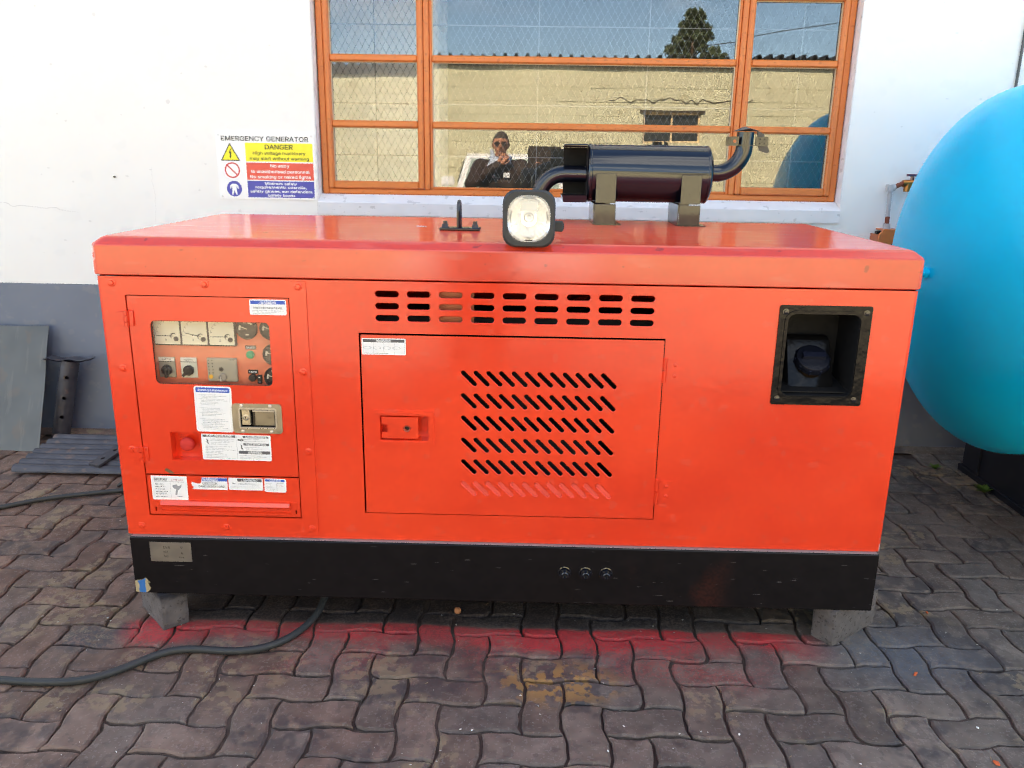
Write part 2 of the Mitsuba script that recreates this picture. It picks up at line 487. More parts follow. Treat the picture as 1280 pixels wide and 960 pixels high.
def paver_mesh(i, j, a, b, seed):
    r = np.random.default_rng(seed)
    per = []
    S = 4
    for k in range(a * S):
        per.append((k / S, 0))
    for k in range(b * S):
        per.append((a, k / S))
    for k in range(a * S):
        per.append((a - k / S, b))
    for k in range(b * S):
        per.append((0, b - k / S))
    per = np.array(per, float)
    q = warp(np.c_[(per[:, 0] + i) * UX, (per[:, 1] + j) * UY])
    q = q + [PX, PY]
    c = q.mean(0)
    ring = Polygon(q)
    n = len(q)
    # outward normals
    t = np.roll(q, -1, 0) - np.roll(q, 1, 0)
    nn = np.c_[t[:, 1], -t[:, 0]]
    nn /= np.linalg.norm(nn, axis=1, keepdims=True) + 1e-9
    gap = .0019 + .0016 * r.random()
    z0 = float(np.clip(r.normal(0, .0013), -.0022, .003))
    tilt = np.clip(r.normal(0, .010, 2), -.016, .016)
    jit = r.normal(0, .0017, n)
    for cc in (0, a * S, (a + b) * S, (2 * a + b) * S):
        if r.random() < .45:
            w_ = .007 * r.random()
            jit[cc] += w_
            jit[cc - 1] += w_ * .45 * r.random()
            jit[(cc + 1) % n] += w_ * .45 * r.random()
    cc = r.integers(0, n)
    jit[cc] += .004 * r.random()
    outer = q - nn * (gap + np.abs(jit))[:, None]
    inner = q - nn * (gap + .0055 + np.abs(jit) + .0015 * r.random(n))[:, None]

    def lift(p, z):
        return np.c_[p, z + z0 + (p - c) @ tilt * np.ones(len(p))]
    V = np.vstack([lift(outer, -.016), lift(outer, -.0045 + r.normal(0, .0006, n)), lift(inner, 0.), lift(c[None], .0006)])
    V[:, 2] += 0.0
    F = []
    for k in range(n):
        k2 = (k + 1) % n
        F += [(k, k2, n + k2), (k, n + k2, n + k), (n + k, n + k2, 2 * n + k2), (n + k, 2 * n + k2, 2 * n + k), (2 * n + k, 2 * n + k2, 3 * n)]
    return trimesh.Trimesh(V, F, process=False), c


WM = np.stack([RIGHT, DOWN, FWD])


def project(p):
    q = (np.asarray(p, float) - CAM) @ WM.T
    return 512 + 815.5 * q[..., 0] / q[..., 2], 384 + 815.5 * q[..., 1] / q[..., 2], q[..., 2]


cand = []
for idx, (i, j, a, b) in enumerate(good):
    x, y = (i + a / 2) * UX + PX, (j + b / 2) * UY + PY
    if not (X0 < x < X1 and Y0 < y < Y1):
        continue
    px, py, dz = project((x, y, 0))
    hidden = (-1.0 < x < 1.0 and .35 < y < .95) or (y > .9 and -1.15 < x < 1.35)
    seen = -30 < px < 1054 and 300 < py < 800 and dz > 0 and not hidden
    cand.append((not seen, dz if seen else 99 + abs(x) + abs(y), idx, (i, j, a, b)))
cand.sort(key=lambda c: c[:3])
rest = [[], [], []]
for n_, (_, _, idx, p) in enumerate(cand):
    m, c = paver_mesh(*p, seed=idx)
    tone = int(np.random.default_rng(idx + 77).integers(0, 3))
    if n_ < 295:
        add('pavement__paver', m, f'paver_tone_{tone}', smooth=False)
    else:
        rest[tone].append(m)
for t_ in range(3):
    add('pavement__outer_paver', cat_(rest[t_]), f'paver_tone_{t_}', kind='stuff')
tag('pavement', 'grey and reddish wavy interlocking pavers with red paint mist', kind='structure')
gx, gy = np.meshgrid(np.arange(X0 - .2, X1 + .2, .022), np.arange(Y0 - .05, 1.745, .022), indexing='ij')
gz = -.0120 + .0058 * np.clip((meshkit.fbm(np.stack([gx * 5, gy * 5, gx * 0], -1), 3) - .38) * 2.2, 0, 1) + .002 * (meshkit.noise(np.stack([gx * 40, gy * 40, gx * 0], -1), 2) - .5)
gn, gm = gx.shape
i, j = np.meshgrid(np.arange(gn - 1), np.arange(gm - 1), indexing='ij')
q = np.stack([i * gm + j, (i + 1) * gm + j, (i + 1) * gm + j + 1, i * gm + j + 1], -1).reshape(-1, 4)
add('ground', trimesh.Trimesh(np.stack([gx, gy, gz], -1).reshape(-1, 3), np.vstack([q[:, [0, 1, 2]], q[:, [0, 2, 3]]]), process=False), 'soil', smooth=True, kind='structure', label='dark soil and sand in the joints under the pavers')
q_ = [(-250, -250), (250, -250), (250, 250), (-250, 250)]
yard_poly = sbox(-250, -250, 250, 250).difference(sbox(X0 + .03, Y0 + .03, X1 - .03, 1.74))
ym = trimesh.creation.extrude_polygon(yard_poly, .002, engine='earcut')
ym.apply_translation((0, 0, -.006))
add('yard', ym, 'yard_pavers', kind='structure', label='paved yard running on in the sun towards the cream wall')
tag('pavement', kind='structure')

# ------------------------------------------------------------------ the white building with its steel window
YW = 1.730
tag('white_building', 'white rendered building with a blue grey lower band and an orange steel window', 'building')
WX0, WX1, WZ0, WZ1 = -.925, 1.509, 1.171, 2.150
wall_poly = sbox(-8, -.1, 7, 4.05).difference(sbox(WX0, WZ0, WX1, WZ1))
add('white_building__wall', flat(wall_poly, YW, .24), 'wall_white')
add('white_building__nail', cyl((-1.875, YW - .008, 1.268), (-1.875, YW, 1.268), .0045, 8), 'satin', color=lin(40, 36, 34))
add('white_building__dado', flat(sbox(-8, -.05, 7, .7597), YW - .003, .0028), 'wall_dado', label='blue grey painted lower band of the wall')
add('white_building__plinth', hull([(x, y, z) for x in (-8, 7) for y, z in ((YW - .004, .0), (YW - .05, .0), (YW - .035, .012), (YW - .004, .022))]), 'paver_tone_0')
add('white_building__end_wall', cat_([bx(-8, -7.8, YW + .241, 7, -.1, 4.05), bx(6.8, 7, YW + .241, 7, -.1, 4.05), bx(-7.79, 6.79, 6.8, 7, -.1, 4.05)]), 'wall_white')
add('white_building__roof', hull([(x, y, z) for x in (-8.3, 7.3) for y, z in ((YW - .12, 4.052), (YW - .12, 4.16), (7.3, 4.052), (7.3, 4.4))]), 'steel_sheet_mat')
# reveal and sill
add('white_building__reveal', cat_([bx(WX0 - .002, WX0 + .004, YW + .001, 1.83, WZ0 + .03, WZ1, 0), bx(WX1 - .004, WX1 + .002, YW + .001, 1.83, WZ0 + .03, WZ1, 0),
                                    bx(WX0 + .004, WX1 - .004, YW + .001, 1.83, WZ1 - .004, WZ1 + .002, 0)]), 'plaster')
sill = hull([(x, y, z) for x in (WX0 + .001, WX1 - .001) for y, z in ((YW - .012, 1.112), (YW - .012, 1.168), (YW - .004, 1.174), (1.79, 1.2045), (1.84, 1.2045), (1.84, 1.112))])
add('white_building__sill', sill, 'plaster', label='pale plaster sill under the window')
# inside
add('white_building__room', cat_([bx(-2.2, 3.0, 4.2, 4.3, 0, 3.2), bx(-2.3, -2.2, 1.98, 4.3, 0, 3.2), bx(3.0, 3.1, 1.98, 4.3, 0, 3.2), bx(-2.3, 3.1, 1.98, 4.3, 3.2, 3.3)]),
    'satin', color=lin(88, 92, 92))
YG = 1.812
Wn = 'white_building__window'
z_bot, z_top = 1.2055, 2.125
fx0, fx1 = -.914, 1.500
m1, m2 = -.417, 1.014


def bar(x0, x1, z0, z1, y0, y1, b=.004):
    return bx(x0, x1, y0, y1, z0, z1, b)


add(Wn, cat_([bar(fx0, fx0 + .030, z_bot, z_top, 1.792, 1.836), bar(fx1 - .030, fx1, z_bot, z_top, 1.792, 1.836), bar(fx0 + .030, fx1 - .030, z_bot, z_bot + .026, 1.7925, 1.836),
              bar(fx0 + .030, fx1 - .030, z_top - .026, z_top, 1.7925, 1.836)]), 'frame_orange', smooth=False, label='orange painted steel window with nine panes')
for mx in (m1, m2):
    add(Wn + '__mullion', cat_([bar(mx - .013, mx + .013, z_bot + .026, z_top - .026, 1.788, 1.835)]), 'frame_orange')
rows = [(z_bot + .026, 1.524), (1.524, 1.811), (1.811, z_top - .026)]
colsx = [(fx0 + .030, m1 - .013, True), (m1 + .013, m2 - .013, False), (m2 + .013, fx1 - .030, True)]
for (a, b, sash) in colsx:
    if sash:
        s = .027
        add(Wn + '__sash', cat_([bar(a + .001, a + s, z_bot + .027, z_top - .027, 1.779, 1.826, .006), bar(b - s, b - .001, z_bot + .027, z_top - .027, 1.779, 1.826, .006),
                                 bar(a + s, b - s, z_bot + .027, z_bot + .027 + s + .006, 1.7795, 1.826, .006), bar(a + s, b - s, z_top - .027 - s, z_top - .027, 1.7795, 1.826, .006)]), 'frame_orange')
        ia, ib, ilo, ihi = a + s, b - s, z_bot + .027 + s + .006, z_top - .027 - s
    else:
        ia, ib, ilo, ihi = a, b, z_bot + .026, z_top - .026
        add(Wn + '__glazing_bead', cat_([bar(ia, ia + .014, ilo, ihi, 1.800, 1.826, .004), bar(ib - .014, ib, ilo, ihi, 1.800, 1.826, .004), bar(ia + .014, ib - .014, ilo, ilo + .012, 1.8005, 1.826, .004)]), 'frame_orange')
        ia, ib, ilo = ia + .014, ib - .014, ilo + .012
    for zt in (1.524, 1.811):
        add(Wn + '__transom', bar(ia, ib, zt - .015, zt + .015, 1.786 if not sash else 1.783, 1.826, .006), 'frame_orange')
    zz = [ilo, 1.509, 1.539, 1.796, 1.826, ihi]
    for r_ in range(3):
        z0, z1 = zz[2 * r_], zz[2 * r_ + 1]
        tilt = {0: .0075, 1: 0.0, 2: -.0016}[colsx.index((a, b, sash))] + (.0006 * (r_ - 1))
        yaw = rng.normal(0, .0008)
        h = z1 - z0
        # pane: a slightly wavy sheet of old glass, puttied into its frame
        nx, nz = 14, 6
        gx, gz = np.meshgrid(np.linspace(ia, ib, nx), np.linspace(z0, z1, nz), indexing='ij')
        wob = (meshkit.noise(np.stack([gx * 5, gz * 5, gx * 0 + r_], -1), 5) - .5) * .00022
        gy = YG + (gz - (z0 + z1) / 2) * tilt + (gx - (ia + ib) / 2) * yaw + wob
        V = np.stack([gx, gy, gz], -1).reshape(-1, 3)
        i, j = np.meshgrid(np.arange(nx - 1), np.arange(nz - 1), indexing='ij')
        q = np.stack([i * nz + j, (i + 1) * nz + j, (i + 1) * nz + j + 1, i * nz + j + 1], -1).reshape(-1, 4)
        add(Wn + '__pane', trimesh.Trimesh(V, np.vstack([q[:, [0, 1, 2]], q[:, [0, 2, 3]]]), process=False), 'glass', smooth=True)
        # putty line
        add(Wn + '__putty', cat_([bx(ia, ia + .0045, 1.802, 1.811, z0, z1), bx(ib - .0045, ib, 1.802, 1.811, z0, z1), bx(ia + .0045, ib - .0045, 1.802, 1.811, z1 - .004, z1)]), 'matte', color=lin(196, 178, 150))
# security mesh behind the glass: expanded diamonds welded to rods
YM = 1.885
for nm, xa, xb, col in (('left', -.87, -.44, lin(26, 28, 28)), ('mid', -.40, 1.0, lin(128, 132, 134)), ('right', 1.03, 1.46, lin(104, 108, 108))):
    P = []
    sp, hh = .0315, .055
    slope = hh / sp
    reg = sbox(xa, 1.265, xb, 2.11)
    segs = []
    x = xa - (2.11 - 1.265) / slope - sp
    while x < xb + (2.11 - 1.265) / slope + sp:
        for sg in (1, -1):
            l = LineString([(x, 1.265), (x + sg * (2.11 - 1.265) / slope, 2.11)]).intersection(reg)
            if l.length > .01 and l.geom_type == 'LineString':
                segs.append((np.array(l.coords), sg))
        x += sp
    for co, sg in segs:
        p = np.c_[co[:, 0], np.full(len(co), YM + .0007 * sg), co[:, 1]]
        P.append(tube(p, .0010 if nm == 'left' else .0008, 4, False))
    add('white_building__window__security_mesh', cat_(P), 'satin', color=col, kind='stuff')
    rods = [cyl((xa, YM - .004, z), (xb, YM - .004, z), (.0024), 6) for z in (1.385, 1.62, 1.965)]
    vx = {'left': [-.665], 'mid': [.095, .60], 'right': [1.30]}[nm]
    rods += [cyl((x, YM - .009, 1.25), (x, YM - .009, 2.11), (.0022), 6) for x in vx]
    add('white_building__window__guard_rod', cat_(rods), 'satin', color=col)
add('cupboard', [(bx(-1.55, -.42, 2.35, 2.85, 0, 2.6, .01), lin(215, 214, 205)), (bx(-1.235, -1.225, 2.345, 2.3505, .1, 2.5), lin(120, 120, 115))], 'matte',
    label='pale cupboard standing in the room behind the left casement', cat='cupboard')

# ------------------------------------------------------------------ EMERGENCY GENERATOR sign on the wall
SX0, SX1, SZ0, SZ1 = -1.386, -.930, 1.177, 1.476
SY = YW - .004


def su(u):
    return SX0 + u * (SX1 - SX0)


def sv(v):
    return SZ1 - v * (SZ1 - SZ0)


BLACK, YEL, RED_, BLUE_, WH = lin(30, 30, 30), lin(244, 232, 50), lin(222, 84, 70), lin(72, 76, 168), np.array([.85, .85, .84])
S_ = [(flat(rrect(SX0, SX1, SZ0, SZ1, .004), SY, .0035), WH)]
yt = SY - .0004
yt2 = SY - .0008
S_ += [(text('EMERGENCY GENERATOR', su(.5), sv(.125), .0205, yt, .405, 'c', True), BLACK)]
for v0, v1, c in ((.152, .428, YEL), (.447, .705, RED_), (.722, .972, BLUE_)):
    S_.append((flat(sbox(su(.297), sv(v1), su(.982), sv(v0)), yt, .0003), c))
cx = su(.64)
S_ += [(text('DANGER', cx, sv(.245), .0205, yt2, .130, 'c', True), BLACK), (text('High voltage machinery', cx, sv(.325), .0135, yt2, .245, 'c', True), BLACK),
       (text('may start without warning', cx, sv(.405), .0135, yt2, .275, 'c', True), BLACK),
       (text('No entry', cx, sv(.515), .0140, yt2, .088, 'c', True), WH), (text('to unauthorised personnel', cx, sv(.600), .0135, yt2, .275, 'c', True), WH),
       (text('No smoking or naked lights', cx, sv(.680), .0135, yt2, .285, 'c', True), WH),
       (text('Minimum safety', cx, sv(.778), .0120, yt2, .150, 'c', True), WH), (text('requirements: overalls,', cx, sv(.835), .0120, yt2, .240, 'c', True), WH),
       (text('safety gloves, ear defenders', cx, sv(.897), .0120, yt2, .292, 'c', True), WH), (text('safety boots', cx, sv(.958), .0120, yt2, .130, 'c', True), WH)]
tx, tz0, tz1 = su(.140), sv(.418), sv(.168)
tri = Polygon([(tx - .042, tz0), (tx + .042, tz0), (tx, tz1)]).buffer(.002)
S_ += [(flat(tri, yt, .0003), BLACK), (flat(tri.buffer(-.0045), yt2, .0003), YEL)]
bolt = Polygon([(tx + .003, tz1 - .022), (tx - .007, tz1 - .044), (tx + .000, tz1 - .041), (tx - .003, tz1 - .055), (tx - .006, tz1 - .054), (tx + .001, tz1 - .066), (tx + .006, tz1 - .052), (tx + .003, tz1 - .053), (tx + .007, tz1 - .034), (tx + .0, tz1 - .037), (tx + .007, tz1 - .022)]).buffer(0)
S_.append((flat(bolt, yt2 - .0004, .0003), BLACK))
pc = Point(su(.150), sv(.565))
ring = pc.buffer(.0355).difference(pc.buffer(.0295))
sl = LineString([(pc.x - .0235, pc.y + .0235), (pc.x + .0235, pc.y - .0235)]).buffer(.003)
S_.append((flat(unary_union([ring, sl]), yt, .0003), lin(200, 60, 60)))
bc = Point(su(.158), sv(.845))
S_.append((flat(bc.buffer(.0355), yt, .0003), BLUE_))
man = unary_union([Polygon([(-.009, .022), (.009, .022), (.019, .014), (.021, .000), (.016, -.001), (.013, .009), (.010, .011), (.010, -.004), (.013, -.027), (.006, -.027), (0, -.006), (-.006, -.027), (-.013, -.027), (-.010, -.004), (-.010, .011), (-.013, .009), (-.016, -.001), (-.021, .000), (-.019, .014)])])
S_.append((flat(aff.translate(man, bc.x, bc.y), yt2, .0003), WH))
for u, v in ((.03, .04), (.97, .045), (.03, .965), (.97, .965)):
    S_.append((lathe([(0, .002), (.003, .0018), (.0042, 0)], 'y', (su(u), SY - .0001, sv(v)), 10), lin(190, 190, 190)))
add('warning_sign', S_, 'print', label='white EMERGENCY GENERATOR danger sign with yellow red and blue panels on the wall', cat='sign')

# ------------------------------------------------------------------ the generator
G = 'generator'
tag(G, 'red orange generator on a black skid with gauges, vents and a muffler on top', 'generator')
LX0, LX1 = -1.103, 1.110


def lid_layer(inset, z):
    p = np.array(rrect(LX0 + inset, LX1 - inset, -.006 + inset, .924 - inset, max(.022 - inset * .3, .012), 4).exterior.coords)[:-1]
    return np.c_[p, np.full(len(p), z)]


lid = hull(np.vstack([lid_layer(.003, 1.0665), lid_layer(0, 1.069), lid_layer(0, 1.143), lid_layer(.0022, 1.1485), lid_layer(.020, 1.1635), lid_layer(.028, 1.1672), lid_layer(.036, 1.168)]))
add(G + '__lid', lid, 'paint_red_lid', smooth=22)
BX0, BX1, BZ0, BZ1 = -1.0955, 1.104, .304, 1.0625
R_ = .012
op_ctrl = sbox(-1.0205, .3665, -.5745, 1.0135)
op_door = rrect(-.3905, .4430, .3880, .9205, .002)


def rim(x, z, dx, dz, r, y0, d=.0014, seg=5):
    a = np.array(capsule(x, z, dx, dz, r + d, seg).exterior.coords)[:-1]
    b = np.array(capsule(x, z, dx, dz, r, seg).exterior.coords)[:-1]
    n = len(a)
    k = np.arange(n)
    V = np.vstack([np.c_[a[:, 0], np.full(n, y0), a[:, 1]], np.c_[b[:, 0], np.full(n, y0 + d), b[:, 1]], np.c_[b[:, 0], np.full(n, y0 + .0035), b[:, 1]]])
    F = []
    for o in (0, n):
        F += [np.stack([o + k, o + (k + 1) % n, o + n + (k + 1) % n], 1), np.stack([o + k, o + n + (k + 1) % n, o + n + k], 1)]
    return trimesh.Trimesh(V, np.vstack(F), process=False)


vents = [capsule(-.311 + .0859 * c, z, .0235, 0, .0095) for c in range(9) for z in (1.028, .995, .962)]
vent_rims = [rim(-.311 + .0859 * c, z, .0235, 0, .0081, 0) for c in range(9) for z in (1.028, .995, .962)]
op_fill = rrect(.760, .962, .768, 1.000, .02)
body_poly = sbox(BX0 + R_, BZ0, BX1 - R_, BZ1).difference(unary_union([op_ctrl, op_door, op_fill] + vents))
body = [flat(body_poly, 0, .003)]
# rounded front corners, sides, back, bottom return
for sx, xc in ((-1, BX0 + R_), (1, BX1 - R_)):
    a = np.linspace(0, np.pi / 2, 7)
    prof = np.c_[xc + sx * R_ * np.sin(a), R_ - R_ * np.cos(a)]
    prof2 = np.vstack([prof, [[xc + sx * R_, .90]], [[xc + sx * (R_ - .003), .90]], [[xc + sx * (R_ - .003), R_]], [[xc, .003]]])
    m = trimesh.creation.extrude_polygon(Polygon(prof2).buffer(0), BZ1 - BZ0, engine='earcut')
    m.apply_translation((0, 0, BZ0))
    body.append(m)
body += [bx(BX0 + .004, BX1 - .004, .897, .9, BZ0, BZ1), bx(BX0 + .004, BX1 - .004, .0035, .896, BZ0 + .0005, BZ0 + .003), bx(BX0 + .02, BX1 - .02, .004, .02, 1.045, 1.0615)]
add(G + '__body', cat_(body + vent_rims), 'paint_red', smooth=35)
# dark inside: engine, alternator and baffle seen through the slots
add(G + '__engine', cat_([bx(-.35, .62, .30, .75, .34, .90, .02), cyl((-.40, .5, .6), (-.48, .5, .6), .2, 24), bx(-.1, .3, .12, .3, .45, .6, .02), cyl((.05, .18, .62), (.05, .18, .8), .05, 18),
                          cyl((.24, .16, .44), (.30, .20, .86), .02, 10), bx(-.36, .46, .10, .11, .92, .95)]), 'matte', color=lin(40, 38, 38), smooth=35)
add(G + '__bracket_plate', bx(-.200, -.078, .030, .033, .930, 1.040), 'satin', color=lin(176, 100, 66))
add(G + '__slot_backing', bx(-.125, .335, .0030, .0045, .440, .508), 'satin', color=lin(225, 84, 68))
# control frame plate
add(G + '__control_frame', flat(rrect(-1.0835, -.528, .3155, 1.0585, .004).difference(op_ctrl), -.0034, .0022), 'paint_red')
for (x, z) in [(-1.053, 1.046), (-.801, 1.046), (-.548, 1.045), (-1.048, .808), (-.546, .807), (-1.049, .569), (-.544, .573), (-1.046, .332), (-.797, .333), (-.546, .335)]:
    add(G + '__bolt', cat_([lathe([(.0115, 0), (.0115, .0012), (.0105, .0018), (.0072, .0019), (.0072, .004), (.006, .0058), (0, .0062)], 'y', (x, -.0034, z), 14)]), 'paint_red', smooth=40)
# control door
D_ = G + '__control_door'
win = rrect(-.9605, -.6345, .7645, .9435, .014)
estop_hole = rrect(-.937, -.853, .538, .624, .003)
latch_hole = rrect(-.7355, -.6285, .6405, .700, .006)
door_poly = rrect(-1.0175, -.5775, .4955, 1.0108, .002).difference(unary_union([win, estop_hole, latch_hole]))
add(D_, flat(door_poly, -.0012, .0022), 'paint_red', label='control door with the gauge window')
add(D_ + '__window_pane', flat(win.buffer(.006), .0042, .0004), 'clear_glass')
add(D_ + '__gasket', flat(win.buffer(.004).difference(win.buffer(-.0012)), .0012, .0024), 'satin', color=lin(30, 26, 25))
# emergency stop recess and button
rec = [bx(-.939, -.851, .030, .032, .536, .626)]
rec += [hull([(-.939, .0012, .622), (-.851, .0012, .622), (-.939, .0012, .626), (-.851, .0012, .626), (-.939, .031, .620), (-.851, .031, .620), (-.939, .031, .626), (-.851, .031, .626)]),
        bx(-.940, -.9372, .0012, .031, .536, .626), bx(-.853, -.850, .0012, .031, .536, .626), bx(-.939, -.851, .0012, .031, .534, .5385)]
add(D_ + '__stop_recess', cat_(rec), 'paint_red')
add(D_ + '__stop_button', lathe([(.012, 0), (.012, .012), (.0195, .013), (.0205, .017), (.0200, .022), (.017, .0255), (.010, .0275), (0, .028)], 'y', (-.896, .030, .583), 26), 'matte', smooth=40, color=lin(196, 52, 44))
# latch
lp = rrect(-.754, -.614, .6255, .7125, .010).difference(latch_hole.buffer(-.002))
MET, DARK = lin(178, 170, 152), lin(26, 24, 24)
add(D_ + '__latch', [(flat(lp, -.0042, .003), MET), (flat(latch_hole.buffer(.0005).difference(latch_hole.buffer(-.004)), -.0062, .009), lin(205, 200, 190))], 'bright_metal', smooth=False)
add(D_ + '__latch_pan', bx(-.742, -.622, .016, .018, .632, .708), 'satin', color=DARK)
add(D_ + '__latch_lock', [(bx(-.7295, -.7045, -.0005, .012, .648, .694, .002), lin(215, 205, 180)), (lathe([(.0, .001), (.006, .001), (.0088, .0005), (.0095, -.002)], 'y', (-.717, -.0015, .671), 18), lin(190, 185, 175)),
                          (bx(-.7178, -.7162, -.0031, -.002, .667, .675), DARK)], 'bright_metal')
add(D_ + '__latch_paddle', [(bx(-.6965, -.6345, -.0025, .003, .6475, .6935, .003), lin(160, 152, 134)), (bx(-.6965, -.6345, -.005, -.0028, .689, .6945, .001), lin(220, 215, 205)), (bx(-.6958, -.690, -.0040, -.0027, .648, .6885, .0006), lin(80, 75, 68))], 'bright_metal')
add(D_ + '__latch_screw', [(lathe([(0, .002), (.004, .0016), (.0052, 0)], 'y', (x, -.0043, z), 10), lin(235, 232, 225)) for x in (-.727, -.646) for z in (.7065, .6315)], 'bright_metal', smooth=40)
# hinges
for (z0, z1) in ((.927, .971), (.534, .579)):
    zm = (z0 + z1) / 2
    add(G + '__hinge', cat_([cyl((-1.0205, -.010, z0), (-1.0205, -.010, zm - .0095), .0065, 12), cyl((-1.0205, -.010, zm - .0075), (-1.0205, -.010, zm + .0075), .0065, 12), cyl((-1.0205, -.010, zm + .0095), (-1.0205, -.010, z1), .0065, 12), bx(-1.0195, -1.003, -.0075, -.0014, z0 + .001, z1 - .001, .001), bx(-1.046, -1.0225, -.0072, -.0036, z0 + .003, z1 - .003, .0007)]), 'paint_red', smooth=40)
for (z0, z1) in ((.794, .871), (.437, .518)):
    zm = (z0 + z1) / 2
    strap = Polygon([(.440, zm + .022), (.400, zm + .016), (.357, zm + .005), (.353, zm), (.357, zm - .005), (.400, zm - .016), (.440, zm - .022)])
    add(G + '__hinge', cat_([cyl((.4455, -.004, z0 + .004), (.4455, -.004, zm - .002), .0055, 12), cyl((.4455, -.004, zm + .002), (.4455, -.004, z1 - .004), .0055, 12), flat(strap, -.0011, .0016),
                             flat(rrect(.452, .490, z0 + .008, z1 - .008, .004), -.0014, .0013)]), 'paint_red', smooth=40)
    for zz_ in (-.015, .015):
        add(G + '__hinge_screw', lathe([(0, .0016), (.004, .0012), (.0052, 0)], 'y', (.474, -.0014, zm + zz_), 10), 'paint_red', smooth=40)
# lower cable panel
L_ = G + '__lower_panel'
lowp = sbox(-1.0175, .3695, -.5775, .4915).difference(unary_union([capsule(-.9985, .3855, 0, .004, .0028), capsule(-.5895, .3855, 0, .004, .0028)]))
add(L_, flat(lowp, -.0008, .002), 'paint_red')
add(L_ + '__lip', cat_([hull([(x, y, z) for x in (-.981, -.606) for y, z in ((-.0012, .4160), (-.0100, .4152), (-.0150, .4045), (-.0145, .4025), (-.0012, .4075))]),
                       hull([(x, y, z) for x in (-.981, -.606) for y, z in ((-.0012, .3975), (-.0045, .3965), (-.0045, .3935), (-.0012, .3925))]),
                       hull([(x, y, z) for x in (-.981, -.606) for y, z in ((-.0012, .3835), (-.0050, .3815), (-.0050, .3765), (-.0012, .3755))])]), 'paint_red')
for xa, xb in ((-1.0165, -.983), (-.604, -.5785)):
    pl = rrect(xa, xb, .3705, .4155, .002).difference(capsule((xa + xb) / 2, .3855, 0, .0045, .0030))
    add(L_ + '__end_plate', flat(pl, -.0028, .0018), 'paint_red')
# access door with its slots
A_ = G + '__access_door'
slots = [capsule(-.0895 + .035 * c, .798 - .065 * r, .0160, -.0160, .0073, 4) for c in range(12) for r in range(6)]
slot_rims = [rim(-.0895 + .035 * c, .798 - .065 * r, .0160, -.0160, .0060, -.0010, .0013, 4) for c in range(12) for r in range(6)]
hand_hole = rrect(-.339, -.203, .614, .687, .003)
add(A_, cat_([flat(rrect(-.3855, .4405, .3905, .9155, .002).difference(unary_union(slots + [hand_hole])), -.0010, .0022)] + slot_rims), 'paint_red', smooth=False, label='access door with slanted vent slots')
hp = rrect(-.357, -.187, .595, .702, .005).difference(hand_hole)
add(A_ + '__handle', cat_([flat(hp, -.0035, .0023), flat(rrect(-.350, -.192, .602, .695, .004).difference(hand_hole.buffer(.004)), -.0050, .0014)]), 'paint_red')
add(A_ + '__handle_pan', cat_([bx(-.342, -.200, .034, .036, .611, .690), bx(-.343, -.3395, .0015, .035, .611, .690), bx(-.2028, -.200, .0015, .035, .611, .690), bx(-.342, -.2, .0015, .035, .6105, .6138), bx(-.342, -.2, .0015, .035, .6873, .690)]), 'paint_red')
pad = rrect(-.334, -.232, .6195, .6825, .002).difference(unary_union([rrect(-.345, -.318, .637, .661, .003), Point(-.263, .650).buffer(.0065)]))
add(A_ + '__handle_paddle', flat(pad, -.0028, .004), 'paint_red')
add(A_ + '__handle_lock', [(lathe([(.0065, 0), (.0065, .002), (.0095, .003), (.0095, .001)], 'y', (-.263, -.0030, .650), 16), lin(150, 60, 45)), (lathe([(0, 0), (.0064, 0)], 'y', (-.263, .0005, .650), 12), DARK)], 'satin', smooth=30)


def stick(key, x0, x1, z0, z1, items, y=-.0013, r=.004, poly=None, base=(.80, .80, .80), skew=0., label=None):
    """sticker: thin base plus print; items in unit coordinates (u right, v down)"""
    s = [(flat(poly if poly is not None else rrect(x0, x1, z0, z1, r, 3), y - .0003, .0003), base)]
    w, h = x1 - x0, z1 - z0
    for it in items:
        if it[0] == 't':
            _, tx_, u, v, hh, ww, al, c = it
            s.append((text(tx_, x0 + u * w, z1 - v * h, hh * h, y - .0007, ww * w if ww else None, al, True, .0002), c))
        elif it[0] == 'b':
            _, u0, u1, v0, v1, c = it
            s.append((flat(sbox(x0 + u0 * w, z1 - v1 * h, x0 + u1 * w, z1 - v0 * h), y - .0005, .0002), c))
        elif it[0] == 'p':
            _, pg, c = it
            s.append((flat(aff.translate(aff.scale(pg, w, -h, origin=(0, 0)), x0, z1), y - .0005, .0002), c))
    if skew:
        for m, c in s:
            m.apply_transform(trimesh.transformations.rotation_matrix(skew, [0, 1, 0], [(x0 + x1) / 2, 0, (z0 + z1) / 2]))
    add(key, s, 'print', label=label)


def lines(u0, u1, v0, v1, n, seed, c, th=.25, indent=0):
    r = np.random.default_rng(seed)
    out = []
    for k in range(n):
        v = v0 + (v1 - v0) * (k + .5) / n
        u = u0 + (indent if k % 3 else 0)
        end = u1 - r.random() * (u1 - u0) * .45
        while u < end:
            w = min(.03 + .09 * r.random(), end - u)
            out.append(('b', u, u + w, v - th * (v1 - v0) / n / 2, v + th * (v1 - v0) / n / 2, c))
            u += w + .016
    return out


